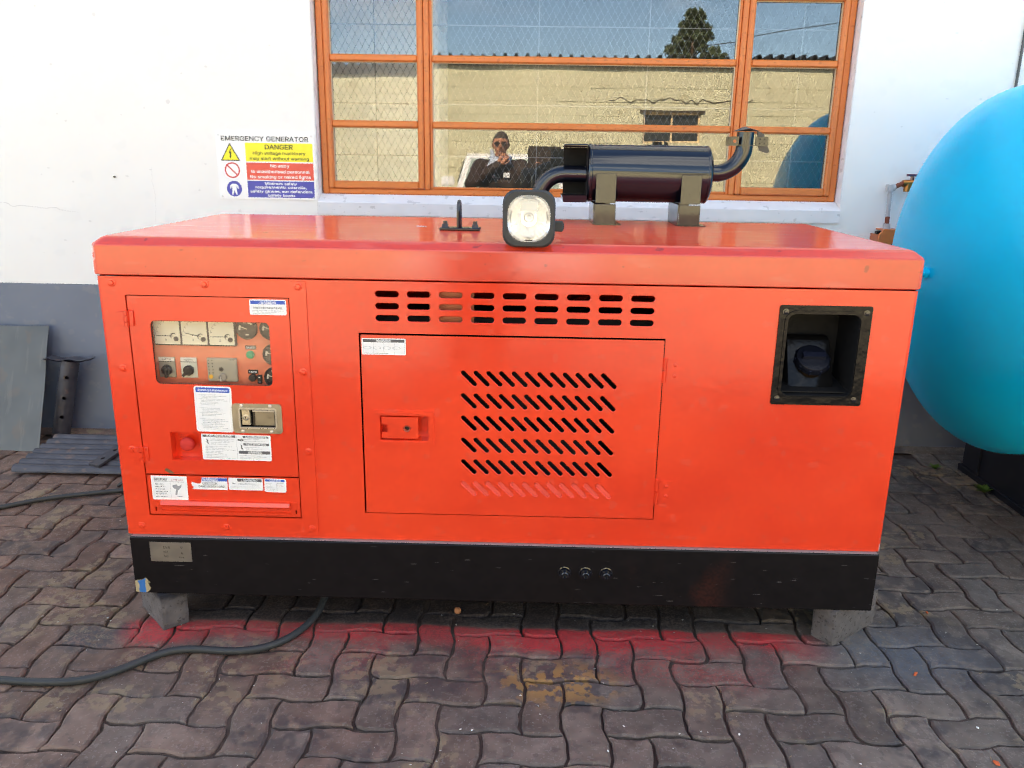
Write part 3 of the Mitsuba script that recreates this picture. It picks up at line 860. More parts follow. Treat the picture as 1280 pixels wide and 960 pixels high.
GREY, DG, BLU = lin(150, 152, 156), lin(85, 86, 90), lin(58, 88, 178)
stick(D_ + '__warning_sticker', -.684, -.584, .965, 1.007, [('b', .03, .97, .07, .30, BLU), ('t', 'WARNING', .52, .275, .16, .42, 'c', WH), ('p', Polygon([(.24, .28), (.30, .28), (.27, .10)]), WH),
      ('t', 'HIGH VOLTAGE LEVEL', .5, .60, .12, .80, 'c', DG)] + lines(.06, .95, .68, .95, 3, 3, GREY, .3), label='small white sticker with a blue WARNING band')
hd = rrect(.045, .955, .03, .135, .03)
stick(D_ + '__operating_sticker', -.858, -.753, .6265, .7605, [('p', hd, BLU), ('t', 'Operating & Maintenance', .5, .105, .042, .80, 'c', WH)] + lines(.12, .88, .17, .42, 8, 5, GREY, .28, .06) + lines(.12, .85, .46, .66, 6, 6, GREY, .28, .06)
      + lines(.12, .9, .70, .93, 6, 8, GREY, .28, .06) + [('b', .05, .053, .15, .95, lin(190, 190, 195)), ('b', .947, .95, .15, .95, lin(190, 190, 195)), ('b', .05, .95, .955, .958, lin(190, 190, 195))], r=.007, skew=.012,
      label='tall white instruction sticker with a blue heading')
boltp = Polygon([(.0, 0), (.04, .12), (.02, .12), (.05, .26), (.0, .16), (.02, .16)])
stick(D_ + '__notice_sticker', -.8485, -.651, .5425, .6195, [('b', .02, .49, .03, .12, DG), ('t', 'EXPLOSIVE FIRE', .26, .105, .07, .36, 'c', WH), ('b', .60, .97, .04, .12, DG), ('b', .60, .97, .32, .41, DG), ('b', .53, .98, .62, .74, DG),
      ('t', 'MOVING PARTS', .79, .110, .055, .30, 'c', WH), ('t', 'HOT SURFACE', .79, .395, .060, .28, 'c', WH), ('t', 'WARNING', .76, .72, .085, .20, 'c', WH),
      ('p', aff.translate(Polygon([(0, 0), (.03, .12), (.015, .12), (.045, .26), (-.01, .14), (.01, .14)]), .07, .16), BLACK), ('p', Point(.565, .20).buffer(.045).difference(Point(.565, .20).buffer(.018)), BLACK),
      ('p', aff.translate(Polygon([(0, 0), (.03, .12), (.015, .12), (.045, .26), (-.01, .14), (.01, .14)]), .56, .36), BLACK), ('b', .505, .508, .05, .95, GREY)]
      + lines(.13, .48, .16, .42, 4, 11, GREY, .25) + lines(.05, .48, .45, .96, 8, 12, GREY, .25) + lines(.62, .96, .14, .28, 2, 13, GREY, .25) + lines(.62, .96, .44, .58, 2, 14, GREY, .25) + lines(.54, .97, .78, .96, 3, 15, GREY, .25), r=.003, skew=.008)
stick(L_ + '__information_sticker', -1.006, -.902, .4155, .4895, [('t', 'IMPORTANT', .27, .20, .10, .38, 'c', DG), ('b', .08, .92, .235, .25, GREY), ('b', .52, .525, .28, .95, GREY)] + lines(.10, .50, .30, .92, 6, 21, DG, .25) + lines(.56, .92, .10, .22, 1, 25, lin(200, 130, 130), .3)
      + [('p', Polygon([(.58, .40), (.70, .34), (.74, .42), (.86, .34), (.80, .50), (.72, .62), (.70, .80), (.64, .78), (.68, .56), (.60, .50)]), GREY), ('b', .70, .84, .84, .87, GREY)], y=-.0009, r=.002, skew=.006)
torn = Polygon([(-.888, .487 - .014), (-.878, .4695), (-.868, .4675), (-.862, .470), (-.858, .4875), (-.785, .4875), (-.785, .4495), (-.888, .4505), (-.882, .4580), (-.888, .4600), (-.889, .468)])
stick(L_ + '__torn_sticker', -.890, -.785, .4495, .4875, [('b', .30, 1., .04, .30, BLU), ('t', 'WARNING', .32, .265, .19, .42, 'l', WH), ('t', 'DIRECTION', .32, .56, .15, .40, 'l', DG), ('t', 'CARE UNDER LOAD', .20, .80, .15, .72, 'l', DG)], y=-.0009, poly=torn,
      label='torn white sticker with a blue band')
stick(L_ + '__caution_sticker', -.7815, -.682, .4505, .4880, [('p', rrect(.26, .97, .06, .30, .02), DG), ('t', 'WARNING', .64, .27, .17, .40, 'c', WH), ('p', Polygon([(.36, .28), (.42, .28), (.39, .09)]), WH), ('p', Polygon([(.08, .36), (.16, .42), (.22, .52), (.12, .50)]), GREY)]
      + lines(.28, .97, .38, .60, 2, 31, GREY, .3) + lines(.05, .97, .66, .95, 3, 32, lin(200, 202, 204), .3), y=-.0009, r=.003)
stick(L_ + '__oil_sticker', -.678, -.615, .4462, .4880, [('p', rrect(.04, .93, .06, .22, .03), BLU), ('t', 'CAUTION', .5, .20, .11, .5, 'c', WH), ('b', .56, .58, .32, .9, GREY), ('b', .58, .90, .32, .35, GREY), ('b', .58, .86, .50, .52, lin(190, 110, 110))]
      + lines(.06, .52, .32, .92, 6, 41, GREY, .22), y=-.0009, r=.005, skew=.02)
stick(A_ + '__hazard_sticker', -.383, -.262, .8605, .9065, [('p', rrect(.03, .97, .06, .24, .02), DG), ('t', 'WARNING', .50, .225, .13, .34, 'c', WH)] + [('p', aff.translate(Point(0, 0).buffer(.09).difference(Point(0, 0).buffer(.075)), .13 + .22 * k, .58), GREY) for k in range(4)]
      + [('b', .03 + .235 * k, .035 + .235 * k, .28, .95, GREY) for k in range(5)] + lines(.05, .95, .86, .96, 1, 55, GREY, .4), y=-.0011, r=.003)
# bare scratch at the door foot
add(D_ + '__scratch', flat(aff.rotate(rrect(-.963, -.936, .499, .508, .004), -32).intersection(sbox(-1, .497, -.9, .6)), -.0016, .0003), 'bright_metal', color=lin(150, 130, 105), label='bare scratch in the paint')

# instruments behind the window
yi = .045
add(G + '__instrument_panel', flat(sbox(-1.05, .72, -.56, .985), yi, .002), 'satin', color=lin(214, 118, 82))
CREAM = lin(214, 208, 182)
for k, x0 in enumerate((-.967, -.891, -.815)):
    key = G + '__meter' if k == 0 else f'{G}__meter_{k:03d}'
    x1 = x0 + .070
    add(key, bx(x0 - .0045, x1 + .0045, yi - .010, yi - .0005, .8665, .945, .002), 'satin', color=lin(52, 44, 40))
    cxn, czn = x1 - .018, .894
    a = math.radians((180, 168, 180)[k])
    F_ = [(bx(x0, x1, yi - .0115, yi - .0102, .8705, .942), CREAM)]
    nd = LineString([(cxn, czn), (cxn + .042 * math.cos(a), czn + .042 * math.sin(a))]).buffer(.0009)
    F_ += [(flat(nd, yi - .0130, .0004), BLACK), (flat(Point(cxn, czn).buffer(.0085).difference(Point(cxn + .002, czn - .002).buffer(.0080)), yi - .0128, .0004), BLACK)]
    arc = Point(cxn, czn).buffer(.050).difference(Point(cxn, czn).buffer(.0493)).intersection(sbox(cxn - .06, czn, cxn, czn + .06))
    F_ += [(flat(arc, yi - .0119, .0003), lin(140, 134, 118))]
    for q in range(7):
        b_ = math.radians(92 + 14.5 * q)
        F_.append((flat(LineString([(cxn + .045 * math.cos(b_), czn + .045 * math.sin(b_)), (cxn + .050 * math.cos(b_), czn + .050 * math.sin(b_))]).buffer(.0006), yi - .0119, .0003), lin(110, 105, 95)))
    F_.append((text('AVA'[k], cxn - .022, czn - .014, .006, yi - .0119, None, 'c', True, .0002), lin(90, 86, 78)))
    F_.append((lathe([(.0068, 0), (.0068, .002), (.0055, .003), (0, .003)], 'y', (cxn + .007, yi - .0117, czn - .008), 14), lin(46, 42, 40)))
    add(key + '__dial', F_, 'print')
for k, (gx, gz, gr) in enumerate(((-.711, .9165, .0300), (-.645, .9165, .0300), (-.641, .8440, .0300), (-.641, .7780, .0300))):
    key = G + '__round_gauge' if k == 0 else f'{G}__round_gauge_{k:03d}'
    add(key, lathe([(gr, 0), (gr, .006), (gr - .002, .008), (gr - .0045, .0075), (gr - .005, .005), (0, .005)], 'y', (gx, yi, gz), 30), 'satin', smooth=35, color=lin(48, 43, 40))
    F_ = []
    for a0, a1 in ((150, 190), (40, 80), (95, 115)):
        seg = Polygon([(0, 0)] + [(gr * math.cos(math.radians(a)), gr * math.sin(math.radians(a))) for a in np.linspace(a0, a1, 6)])
        F_.append((flat(aff.translate(Point(0, 0).buffer(gr * .74).difference(Point(0, 0).buffer(gr * .56)).intersection(seg), gx, gz), yi - .0056, .0004), lin(205, 200, 185)))
    F_.append((flat(LineString([(gx, gz), (gx - .017, gz + .006)]).buffer(.0011), yi - .0062, .0005), lin(215, 205, 185)))
    F_.append((flat(rrect(gx - .004, gx + .005, gz - .018, gz - .0145, .001), yi - .0056, .0004), lin(190, 186, 176)))
    add(key + '__dial', F_, 'print')
for k, x0 in enumerate((-.968, -.906)):
    x1 = x0 + .0465
    key = G + '__selector_switch' if k == 0 else f'{G}__selector_switch_{k:03d}'
    add(key, [(bx(x0, x1, yi - .004, yi - .0005, .772, .831, .001), lin(200, 196, 176) if k else lin(150, 142, 122)), (bx(x0 + .001, x1 - .001, yi - .0046, yi - .0042, .8195, .830), lin(214, 210, 196)),
              (text('SELECTOR', (x0 + x1) / 2, .823, .0035, yi - .0049, .026, 'c', True, .0002), lin(70, 66, 62)), (bx(x0, x1, yi - .0046, yi - .0042, .8175, .8190), lin(70, 62, 55))], 'print')
    cx0, cz0 = (x0 + x1) / 2, .7945
    a = math.radians((270, 225)[k])
    add(key + '__knob', [(lathe([(.0145, 0), (.0145, .008), (.0125, .0105), (0, .0105)], 'y', (cx0, yi - .0042, cz0), 22), lin(44, 38, 34)),
                         (hull([(cx0 + r * math.cos(a + o), yi - yy_, cz0 + r * math.sin(a + o)) for r, o in ((.004, 1.57), (.004, -1.57), (.0205, .18), (.0205, -.18), (.014, 2.9), (.014, -2.9)) for yy_ in (.012, .019)]), lin(36, 31, 28))], 'satin', smooth=35)
Ck = G + '__controller'
add(Ck, bx(-.829, -.745, yi - .010, yi - .0005, .764, .832, .002), 'satin', color=lin(160, 152, 132))
C_ = [(flat(Point(-.789, .800).buffer(.0065), yi - .0112, .001), lin(84, 76, 64)), (flat(Point(-.789, .800).buffer(.0035), yi - .0116, .0005), lin(60, 54, 46)), (lathe([(.0115, 0), (.0115, .005), (.0085, .006), (.0085, .003), (0, .003)], 'y', (-.786, yi - .0102, .778), 20), lin(150, 142, 128)),
      (bx(-.7915, -.7895, yi - .017, yi - .0155, .766, .780), lin(215, 210, 200)), (flat(Point(-.8195, .7785).buffer(.0060), yi - .0120, .0018), lin(222, 170, 60)), (text('DEEP', -.758, .8265, .0032, yi - .0106, .016, 'c', True, .0002), lin(55, 52, 48))]
for r in range(5):
    for c in range(2):
        C_.append((flat(Point(-.8235 + .0105 * c, .8255 - .009 * r).buffer(.0016), yi - .0110, .0008), lin(58, 52, 46)))
add(Ck + '__keypad', C_, 'print', smooth=30)
add(G + '__start_button', [(lathe([(.0115, 0), (.0115, .004), (.0095, .0045), (.0095, .009), (.0085, .0105), (0, .011)], 'y', (-.7065, yi, .8425), 20), lin(30, 150, 100))], 'satin', smooth=35)
add(G + '__label_plate', [(bx(-.7195, -.6895, yi - .002, yi - .0004, .8575, .8685), lin(74, 64, 56)), (text('FUEL LEVEL', -.7045, .8610, .004, yi - .0023, .024, 'c', True, .0002), WH), (bx(-.7165, -.688, yi - .002, yi - .0004, .787, .7985), lin(24, 22, 22)),
      (text('TACHO', -.7022, .7908, .004, yi - .0023, .022, 'c', True, .0002), WH)], 'print')
add(G + '__rotary_knob', lathe([(.0105, 0), (.0105, .011), (.009, .013), (0, .013)], 'y', (-.703, yi, .7765), 20), 'satin', smooth=35, color=lin(28, 26, 26))
add(G + '__rocker_switch', [(bx(-.6905, -.6775, yi - .006, yi, .7595, .7845, .0012), lin(24, 22, 22)), (bx(-.6865, -.6815, yi - .0066, yi - .0061, .7775, .7795), WH), (bx(-.6865, -.6815, yi - .0066, yi - .0061, .7635, .7652), WH)], 'satin')

# fuel filler recess on the right
Fk = G + '__filler_box'
fin = rrect(.768, .956, .7715, .994, .018)
add(Fk, cat_([flat(rrect(.741, .987, .7435, 1.0195, .006).difference(fin.buffer(.006)), -.0035, .0032), flat(fin.buffer(.011).difference(fin.buffer(.003)), -.0065, .006)]), 'paint_black_satin', label='black framed fuel filler recess')
pan = [flat(fin.buffer(.004).difference(fin.buffer(.0015)), -.002, .15), bx(.760, .965, .147, .150, .76, 1.005),
       hull([(x, y, z) for x in (.772, .953) for y, z in ((.02, .7725), (.146, .7725), (.146, .800), (.02, .776))])]
add(Fk + '__pan', cat_(pan), 'matte', color=lin(16, 16, 18))
neck_o = np.array([.868, .088, .832])
ax = np.array([0, -.62, .785])
ax /= np.linalg.norm(ax)
e1 = np.array([1., 0, 0])
e2 = np.cross(ax, e1)


def along(profile, o=neck_o, n=28):
    m = lathe(profile, 'z', (0, 0, 0), n)
    Mx = np.eye(4)
    Mx[:3, 0], Mx[:3, 1], Mx[:3, 2], Mx[:3, 3] = e1, e2, ax, o
    m.apply_transform(Mx)
    return m


add(Fk + '__filler_mount', hull([(x + sx * .012 * (1 - math.cos(a)), y, z) for x, sx in ((.802, 1), (.925, -1)) for a in (0, .8, 1.57) for y, z in ((.060 - .012 * math.cos(a), .782), (.146, .782), (.146, .905 + .006 * math.sin(a)), (.120, .905 + .010 * math.sin(a)), (.110 - .003 * math.cos(a), .895 + .009 * math.sin(a)))]), 'paint_black_satin', smooth=50)
add(Fk + '__filler_neck', along([(.040, -.03), (.040, .012), (.043, .014), (.043, .018)]), 'bright_metal', smooth=35, color=lin(88, 72, 58))
capm = [(along([(.046, .016), (.0475, .018), (.0475, .034), (.044, .039), (.020, .0405), (0, .041)]), lin(20, 23, 34))]
cap_r = trimesh.creation.box((.062, .017, .014))
Mx = np.eye(4)
Mx[:3, 0], Mx[:3, 1], Mx[:3, 2], Mx[:3, 3] = e1, e2, ax, neck_o + ax * .046
cap_r.apply_transform(Mx)
capm.append((cap_r, lin(22, 26, 42)))
for q in range(10):
    a = q * 2 * np.pi / 10
    capm.append((cyl(neck_o + ax * .019 + (e1 * math.cos(a) + e2 * math.sin(a)) * .0465, neck_o + ax * .034 + (e1 * math.cos(a) + e2 * math.sin(a)) * .0465, .004, 8), lin(22, 26, 42)))
add(Fk + '__filler_cap', capm, 'satin', smooth=35)
for x, z in ((.757, 1.002), (.972, 1.002), (.757, .7605), (.966, .7605)):
    add(Fk + '__screw', lathe([(.0085, 0), (.0085, .0012), (.0055, .0015), (.005, .004), (0, .0048)], 'y', (x, -.0036, z), 12), 'paint_black_gloss', smooth=40)

# black skid base
by0 = -.0143
ch = hull([(x, y, z) for x, e in ((-1.081, 1), (1.0955, -1)) for y, z in ((by0, .121), (by0 + .003, .118), (by0, .297), (by0 + .004, .3015), (.91, .3015), (.91, .118))])
add(G + '__skid_highlight', bx(-1.078, 1.0925, by0 + .0005, .004, .3016, .3032, .0006), 'satin', color=lin(128, 120, 118), label='pale strip along the top of the skid, coloured as its highlight')  # added grey strip: the ledge's sky highlight is put into its colour
cut = bx(-1.02, 1.03, .05, .85, .10, .29)
skid = trim_(mani(ch) - mani(cut))
add(G + '__skid', skid, 'paint_black_base', smooth=False, label='black skid base with a chipped lower corner')
add(G + '__nameplate', [(flat(rrect(-1.025, -.903, .2245, .2865, .002), by0 - .001, .001), lin(176, 170, 160))] + [(text(s_, x_, z_, h_, by0 - .0013, None, 'l', True, .0002), lin(128, 122, 114)) for s_, x_, z_, h_ in
      (('kVA', -.985, .266, .008), ('Hz', -.985, .252, .008), ('No', -.985, .238, .008), ('V', -.935, .266, .008), ('A', -.935, .248, .008), ('rpm', -.940, .236, .006))], 'bright_metal')
for x in (.192, .253, .313):
    hexm = Polygon([(x + .0165 * math.cos(a), .2195 + .0165 * math.sin(a)) for a in np.arange(6) * np.pi / 3 + .3])
    add(G + '__drain_plug', cat_([flat(hexm, by0 - .009, .009), lathe([(.020, 0), (.020, .002), (.017, .003)], 'y', (x, by0, .2195), 20), lathe([(.0105, 0), (.0105, .017), (.0085, .019), (.007, .019), (.007, .012), (0, .012)], 'y', (x, by0 - .001, .2195), 18)]), 'paint_black_gloss', smooth=35)

# work lamp at the front edge of the lid
K_ = G + '__work_lamp'
lcx, lcz = .0665, 1.2345


def rsq(w, h, r, y):
    p = np.array(rrect(lcx - w / 2, lcx + w / 2, lcz - h / 2, lcz + h / 2, r, 6).exterior.coords)[:-1]
    return np.c_[p[:, 0], np.full(len(p), y), p[:, 1]]


shell_out = hull(np.vstack([rsq(.128, .138, .036, -.026), rsq(.136, .146, .034, -.020), rsq(.136, .146, .034, -.004), rsq(.120, .130, .036, .03), rsq(.07, .08, .03, .062)]))
shell_in = hull(np.vstack([rsq(.114, .122, .045, -.04), rsq(.108, .116, .045, -.002)]))
bowl = hull(np.vstack([rsq(.112, .120, .045, -.021), rsq(.095, .102, .045, .012), rsq(.04, .045, .02, .034)]))
lampbody = trim_(mani(shell_out) - mani(shell_in) - mani(bowl))
add(K_, lampbody, 'rubber', smooth=30, label='square work lamp with a clear lens')
# reflector: faceted bowl lining
g = []
rs = [(.112, .120, .045, -.0185), (.104, .111, .044, -.004), (.092, .099, .043, .008), (.070, .076, .034, .020), (.042, .047, .02, .030), (.014, .016, .004, .0325)]
rings = [rsq(*r_) for r_ in rs]
V = np.vstack(rings)
n = len(rings[0])
F = []
for a in range(len(rings) - 1):
    for k in range(n):
        k2 = (k + 1) % n
        F += [(a * n + k, a * n + k2, (a + 1) * n + k2), (a * n + k, (a + 1) * n + k2, (a + 1) * n + k)]
V2 = V + np.array([0, -.0012, 0])
add(K_ + '__reflector', trimesh.Trimesh(V2, F, process=False), 'mirror_metal', smooth=False)
# fluted lens
nx, nz = 90, 90
lp_ = rrect(lcx - .0565, lcx + .0565, lcz - .0605, lcz + .0605, .045, 8)
gx, gz = np.meshgrid(np.linspace(lcx - .0565, lcx + .0565, nx), np.linspace(lcz - .0605, lcz + .0605, nz), indexing='ij')
rib = np.where(np.abs(gz - lcz) > .018, .0012 * np.sin((gx - lcx) * 2 * np.pi / .0075), .0012 * np.sin((gz - lcz) * 2 * np.pi / .007))
rib = np.where((np.abs(gx - lcx) < .020) & (np.abs(gz - lcz) < .012), 0, rib)
gy = -.0265 - .004 * (1 - ((gx - lcx) / .0565) ** 2 * .5 - ((gz - lcz) / .0605) ** 2 * .5) + rib
V = np.stack([gx, gy, gz], -1).reshape(-1, 3)
i, j = np.meshgrid(np.arange(nx - 1), np.arange(nz - 1), indexing='ij')
q = np.stack([i * nz + j, (i + 1) * nz + j, (i + 1) * nz + j + 1, i * nz + j + 1], -1).reshape(-1, 4)
cc = V[q].mean(1)
inside = shapely.contains_xy(lp_, cc[:, 0], cc[:, 2])
q = q[inside]
add(K_ + '__lens', trimesh.Trimesh(V, np.vstack([q[:, [0, 1, 2]], q[:, [0, 2, 3]]]), process=False), 'clear_glass', smooth=True)
add(K_ + '__bulb', [(lathe([(.0, .020), (.006, .019), (.010, .014), (.011, .0), (.011, -.004)], 'y', (lcx, .022, lcz), 20), lin(226, 226, 222)), (bx(lcx - .022, lcx + .022, -.0245, -.0225, lcz + .020, lcz + .044), lin(214, 212, 198)),
                    (bx(lcx - .010, lcx + .010, -.0300, -.0280, lcz - .0555, lcz - .0525), lin(60, 58, 56))], 'satin', smooth=30)
add(K_ + '__bracket', cat_([bx(.132, .158, .03, .055, 1.1985, 1.226, .003), cyl((.118, .043, 1.212), (.160, .043, 1.212), .008, 14), bx(.05, .085, .03, .09, 1.1685, 1.185, .003), bx(.058, .077, .045, .06, 1.18, 1.20, .002)]), 'rubber', smooth=35)

# lifting eye on the lid
add(G + '__lifting_eye', cat_([bx(-.206, -.082, .352, .408, 1.1685, 1.1765, .002), tube(np.array([(-.149, .372 + .0 + .028 + .028 * math.cos(a), 1.225 + .028 * math.sin(a)) for a in np.linspace(np.pi, 0, 13)]), .0058, 10),
                               cyl((-.149, .372, 1.17), (-.149, .372, 1.226), .0058, 10), cyl((-.149, .428, 1.17), (-.149, .428, 1.226), .0058, 10)]), 'paint_black_gloss', smooth=35)
for x in (-.190, -.098):
    add(G + '__lifting_eye__bolt', cat_([cyl((x, .372, 1.1765), (x, .372, 1.1865), .0105, 6), cyl((x, .372, 1.186), (x, .372, 1.1955), .0065, 12)]), 'paint_black_gloss', smooth=35)
add(G + '__lid_sticker', [(flat(aff.scale(Point(0, 0).buffer(.016), 1, .55), 0, .0004), lin(215, 220, 228))], 'print')
sm = scene[G + '__lid_sticker']
sm['to_world'] = T().translate([-.279, .492, 1.1686]).rotate([1, 0, 0], -90)

# muffler
Mk = G + '__muffler'
my, mz, mr = .79, 1.337, .0965
add(Mk, lathe([(0, .2650), (mr - .012, .2650), (mr - .003, .2665), (mr + .002, .271), (mr + .002, .277), (mr, .279), (mr, .672), (mr + .0015, .674), (mr + .0015, .680), (mr - .004, .685), (mr - .014, .690), (.03, .697), (0, .697)], 'x', (0, my, mz), 56), 'paint_black_gloss', smooth=30,
    label='glossy black exhaust muffler on two brackets')
add(Mk + '__end_box', bx(.180, .264, .715, .872, 1.4245, 1.4335, .003), 'paint_black_gloss')
add(Mk + '__end_tray', hull([(x, y, z) for x, y, z in ((.184, .722, 1.240), (.264, .722, 1.240), (.178, .716, 1.263), (.264, .716, 1.263), (.184, .87, 1.24), (.264, .87, 1.24), (.178, .87, 1.263), (.264, .87, 1.263))]), 'paint_black_gloss')
add(Mk + '__end_web', cat_([bx(.186, .2645, .858, .866, 1.2635, 1.424), bx(.2645, .2655, .73, .866, 1.25, 1.424)]), 'matte', color=lin(14, 14, 15))
pin = [(.264, my, mz - .003)] + [(.19 + .0, my, mz - .003)] + [(.19 - .09 * math.sin(a), my, mz - .003 - .09 + .09 * math.cos(a)) for a in np.linspace(.1, np.pi / 2, 12)] + [(.10, my, 1.17)]
pin = np.vstack([np.linspace(pin[0], pin[1], 4), np.array(pin[2:])])
add(Mk + '__inlet_pipe', tube(pin, .0283, 22), 'paint_black_gloss', smooth=35)
pout = np.vstack([np.linspace((.69, my, mz + .006), (.712, my, mz + .006), 3), np.array([(.712 + .095 * math.sin(a), my, mz + .006 + .095 - .095 * math.cos(a)) for a in np.linspace(.1, np.pi / 2, 14)]), [(.807, my, 1.482)]])
add(Mk + '__outlet_pipe', tube(pout, .0288, 22), 'paint_black_gloss', smooth=35)
add(Mk + '__rain_cap', cat_([hull([(x, my + y, z) for x, y, z in ((.762, 0, 1.484), (.772, -.025, 1.485), (.772, .025, 1.485), (.812, -.034, 1.493), (.812, .034, 1.493), (.850, -.02, 1.486), (.850, .02, 1.486), (.800, -.01, 1.500), (.800, .01, 1.5)) for _ in (0,)]),
      hull([(x, my + y, z) for x, z in ((.845, 1.487), (.868, 1.478), (.893, 1.418), (.886, 1.413), (.858, 1.422), (.856, 1.43), (.868, 1.437)) for y in (-.004, .004)])]), 'satin', color=lin(58, 58, 60), label='rain flap over the exhaust outlet')
tabm = [flat(rrect(.750, .779, 1.436, 1.4665, .002).difference(Point(.765, 1.451).buffer(.006)), my - .030, .003), flat(rrect(.835, .879, 1.436, 1.4665, .002).difference(unary_union([Point(.850 + .016 * a, 1.4445 + .014 * b).buffer(.0028) for a in (0, 1) for b in (0, 1)])), my - .030, .003),
        bx(.7795, .8345, my - .0335, my - .031, 1.437, 1.4395), bx(.748, .7515, my - .032, my + .03, 1.437, 1.466)]
add(Mk + '__clamp', cat_(tabm), 'paint_black_gloss')
for xa, xb in ((.292, .361), (.581, .649)):
    add(Mk + '__bracket', cat_([bx(xa, xb, .6885, .6915, 1.2405, 1.338, .001), bx(xa - .003, xb + .001, .686, .6905, 1.1685, 1.2375, .001), bx(xa - .0065, xa - .0035, .6905, .885, 1.1685, 1.2385), bx(xa, xb, .8885, .8915, 1.2, 1.33, .001), bx(xa - .003, xb + .02, .67, .9, 1.1684, 1.1705)]), 'paint_black_gloss')
    band = [(x, my + (mr + .0035) * math.cos(a), mz + (mr + .0035) * math.sin(a)) for a in np.linspace(0, np.pi, 25) for x in (xa, xb)]
add(Mk + '__pipe_flange', lathe([(.045, -.0), (.045, .006), (.03, .007)], 'z', (.10, my, 1.1685), 24), 'paint_black_gloss', smooth=35)

# ------------------------------------------------------------------ concrete blocks under the skid


def block(key, corner, d1, l1, d2, l2, h, label, group=None):
    c = np.array(corner)
    d1 = np.array(d1) / np.linalg.norm(d1)
    d2 = np.array([-d1[1], d1[0]]) * (1 if d1[0] * d2[1] - d1[1] * d2[0] > 0 else -1)
    m = trimesh.creation.box((1, 1, 1))
    for _ in range(3):
        m = m.subdivide()
    v = m.vertices + .5
    s = 1 - .035 * (np.abs(v - .5).max(1) > .49)
    base = np.c_[c[0] + v[:, 0] * l1 * d1[0] + v[:, 1] * l2 * d2[0], c[1] + v[:, 0] * l1 * d1[1] + v[:, 1] * l2 * d2[1], v[:, 2] * h]
    nz_ = (meshkit.fbm(base * 55 + 3, 3) - .5) * .006
    edge = (np.abs(v - .5) > .49).sum(1)
    ctr = base.mean(0)
    base[:, :2] += (base[:, :2] - ctr[:2]) / .08 * (nz_ * .8)[:, None] - (base[:, :2] - ctr[:2]) / .1 * (.002 * (edge >= 2))[:, None]
    m.vertices = base
    return add(key, m, 'concrete', smooth=False, label=label, cat='concrete block', group=group)


block('concrete_block', (-1.003, -.030), (.73, .68), .078, (-.68, .73), .19, .1165, 'grey concrete block under the left front corner of the generator')
block('concrete_block', (.9906, -.0224), (.79, .615), .23, (-.51, .86), .072, .1165, 'grey concrete block under the right front corner of the generator')
block('concrete_block', (-.95, .75), (1, 0), .19, (0, 1), .09, .1165, 'concrete block in the dark under the rear left of the generator')
block('concrete_block', (.80, .75), (1, 0), .19, (0, 1), .09, .1165, 'concrete block in the dark under the rear right of the generator')

# ------------------------------------------------------------------ blue pressure tank on the right
tx0, ty, tz_, tr, ta = 1.841, .884, 1.0016, .6658, .3325
prof = [(tr * math.sin(a), tx0 - ta * math.cos(a)) for a in np.linspace(0, np.pi / 2, 28)] + [(tr, tx0 + .06), (tr, tx0 + 2.0)] + [(tr * math.cos(a), tx0 + 2.0 + ta * math.sin(a)) for a in np.linspace(.1, np.pi / 2, 14)]
add('pressure_tank', lathe(prof, 'x', (0, ty, tz_), 96), 'tank_blue', smooth=True, label='large bright blue horizontal pressure tank with a domed end', cat='tank')
for xs in (2.125, 3.25):
    pl = Polygon([(ty - .585, 0), (ty + .585, 0), (ty + .585, .62), (ty - .585, .62)]).difference(Point(ty, tz_).buffer(tr + .001, quad_segs=40))
    m = trimesh.creation.extrude_polygon(pl, .30, engine='earcut')
    v = m.vertices.copy()
    m.vertices = np.stack([xs + v[:, 2], v[:, 0], v[:, 1]], 1)
    if m.volume < 0:
        m.invert()
    add('pressure_tank__saddle', cat_([m, bx(xs - .012, xs + .32, ty - .60, ty + .60, 0.0, .03, .003), bx(xs - .010, xs - .001, ty + .44, ty + .47, .03, .50)]), 'satin', color=lin(26, 28, 36))
add('pressure_tank__nozzle', cat_([cyl((1.56, .812, 1.008), (1.488, .812, 1.008), .015, 16), cyl((1.506, .812, 1.008), (1.494, .812, 1.008), .021, 6)]), 'tank_blue', smooth=35)

# ------------------------------------------------------------------ water pipe with valve on the wall, conduit
yp = YW - .045
WPIPE, RUST, BRASS = lin(182, 178, 176), lin(128, 72, 52), lin(176, 116, 60)
wp = [(tube(np.array([(1.7135, yp, 1.105), (1.7125, yp, 1.150)]), .0100, 12), RUST), (tube(np.array([(1.7125, yp, 1.145), (1.7085, yp, 1.275)]), .0092, 12), WPIPE), (tube(np.array([(1.7135, yp, 1.088), (1.7135, yp, 1.118)]), .016, 12), WPIPE),
      (tube(np.array([(1.706, yp, 1.262), (1.706, yp, 1.292)]), .0175, 14), WPIPE), (tube(np.array([(1.690, yp, 1.277), (1.728, yp, 1.279)]), .015, 14), WPIPE), (tube(np.array([(1.725, yp, 1.282), (1.765, yp, 1.300)]), .0105, 12), RUST)]
add('water_pipe', wp, 'matte', smooth=35, label='white painted rusty water pipe with a brass valve on the wall beside the tank', cat='pipe')
add('water_pipe__valve', [(tube(np.array([(1.760, yp, 1.297), (1.835, yp, 1.303)]), .016, 12), BRASS), (tube(np.array([(1.785, yp, 1.298), (1.784, yp - .002, 1.262)]), .017, 12), BRASS), (tube(np.array([(1.80, yp, 1.30), (1.80, yp, 1.334)]), .008, 10), lin(140, 110, 100)), (bx(1.775, 1.828, yp - .008, yp + .008, 1.330, 1.340, .002), lin(120, 84, 96)),
                          (tube(np.array([(1.812, yp - .012, 1.314), (1.84, yp - .012, 1.322)]), .012, 10), lin(70, 60, 56))], 'bright_metal', smooth=35)
boxp = Polygon([(-.052, -.08), (.048, -.08), (.056, .042), (-.028, .045), (-.048, .020)])
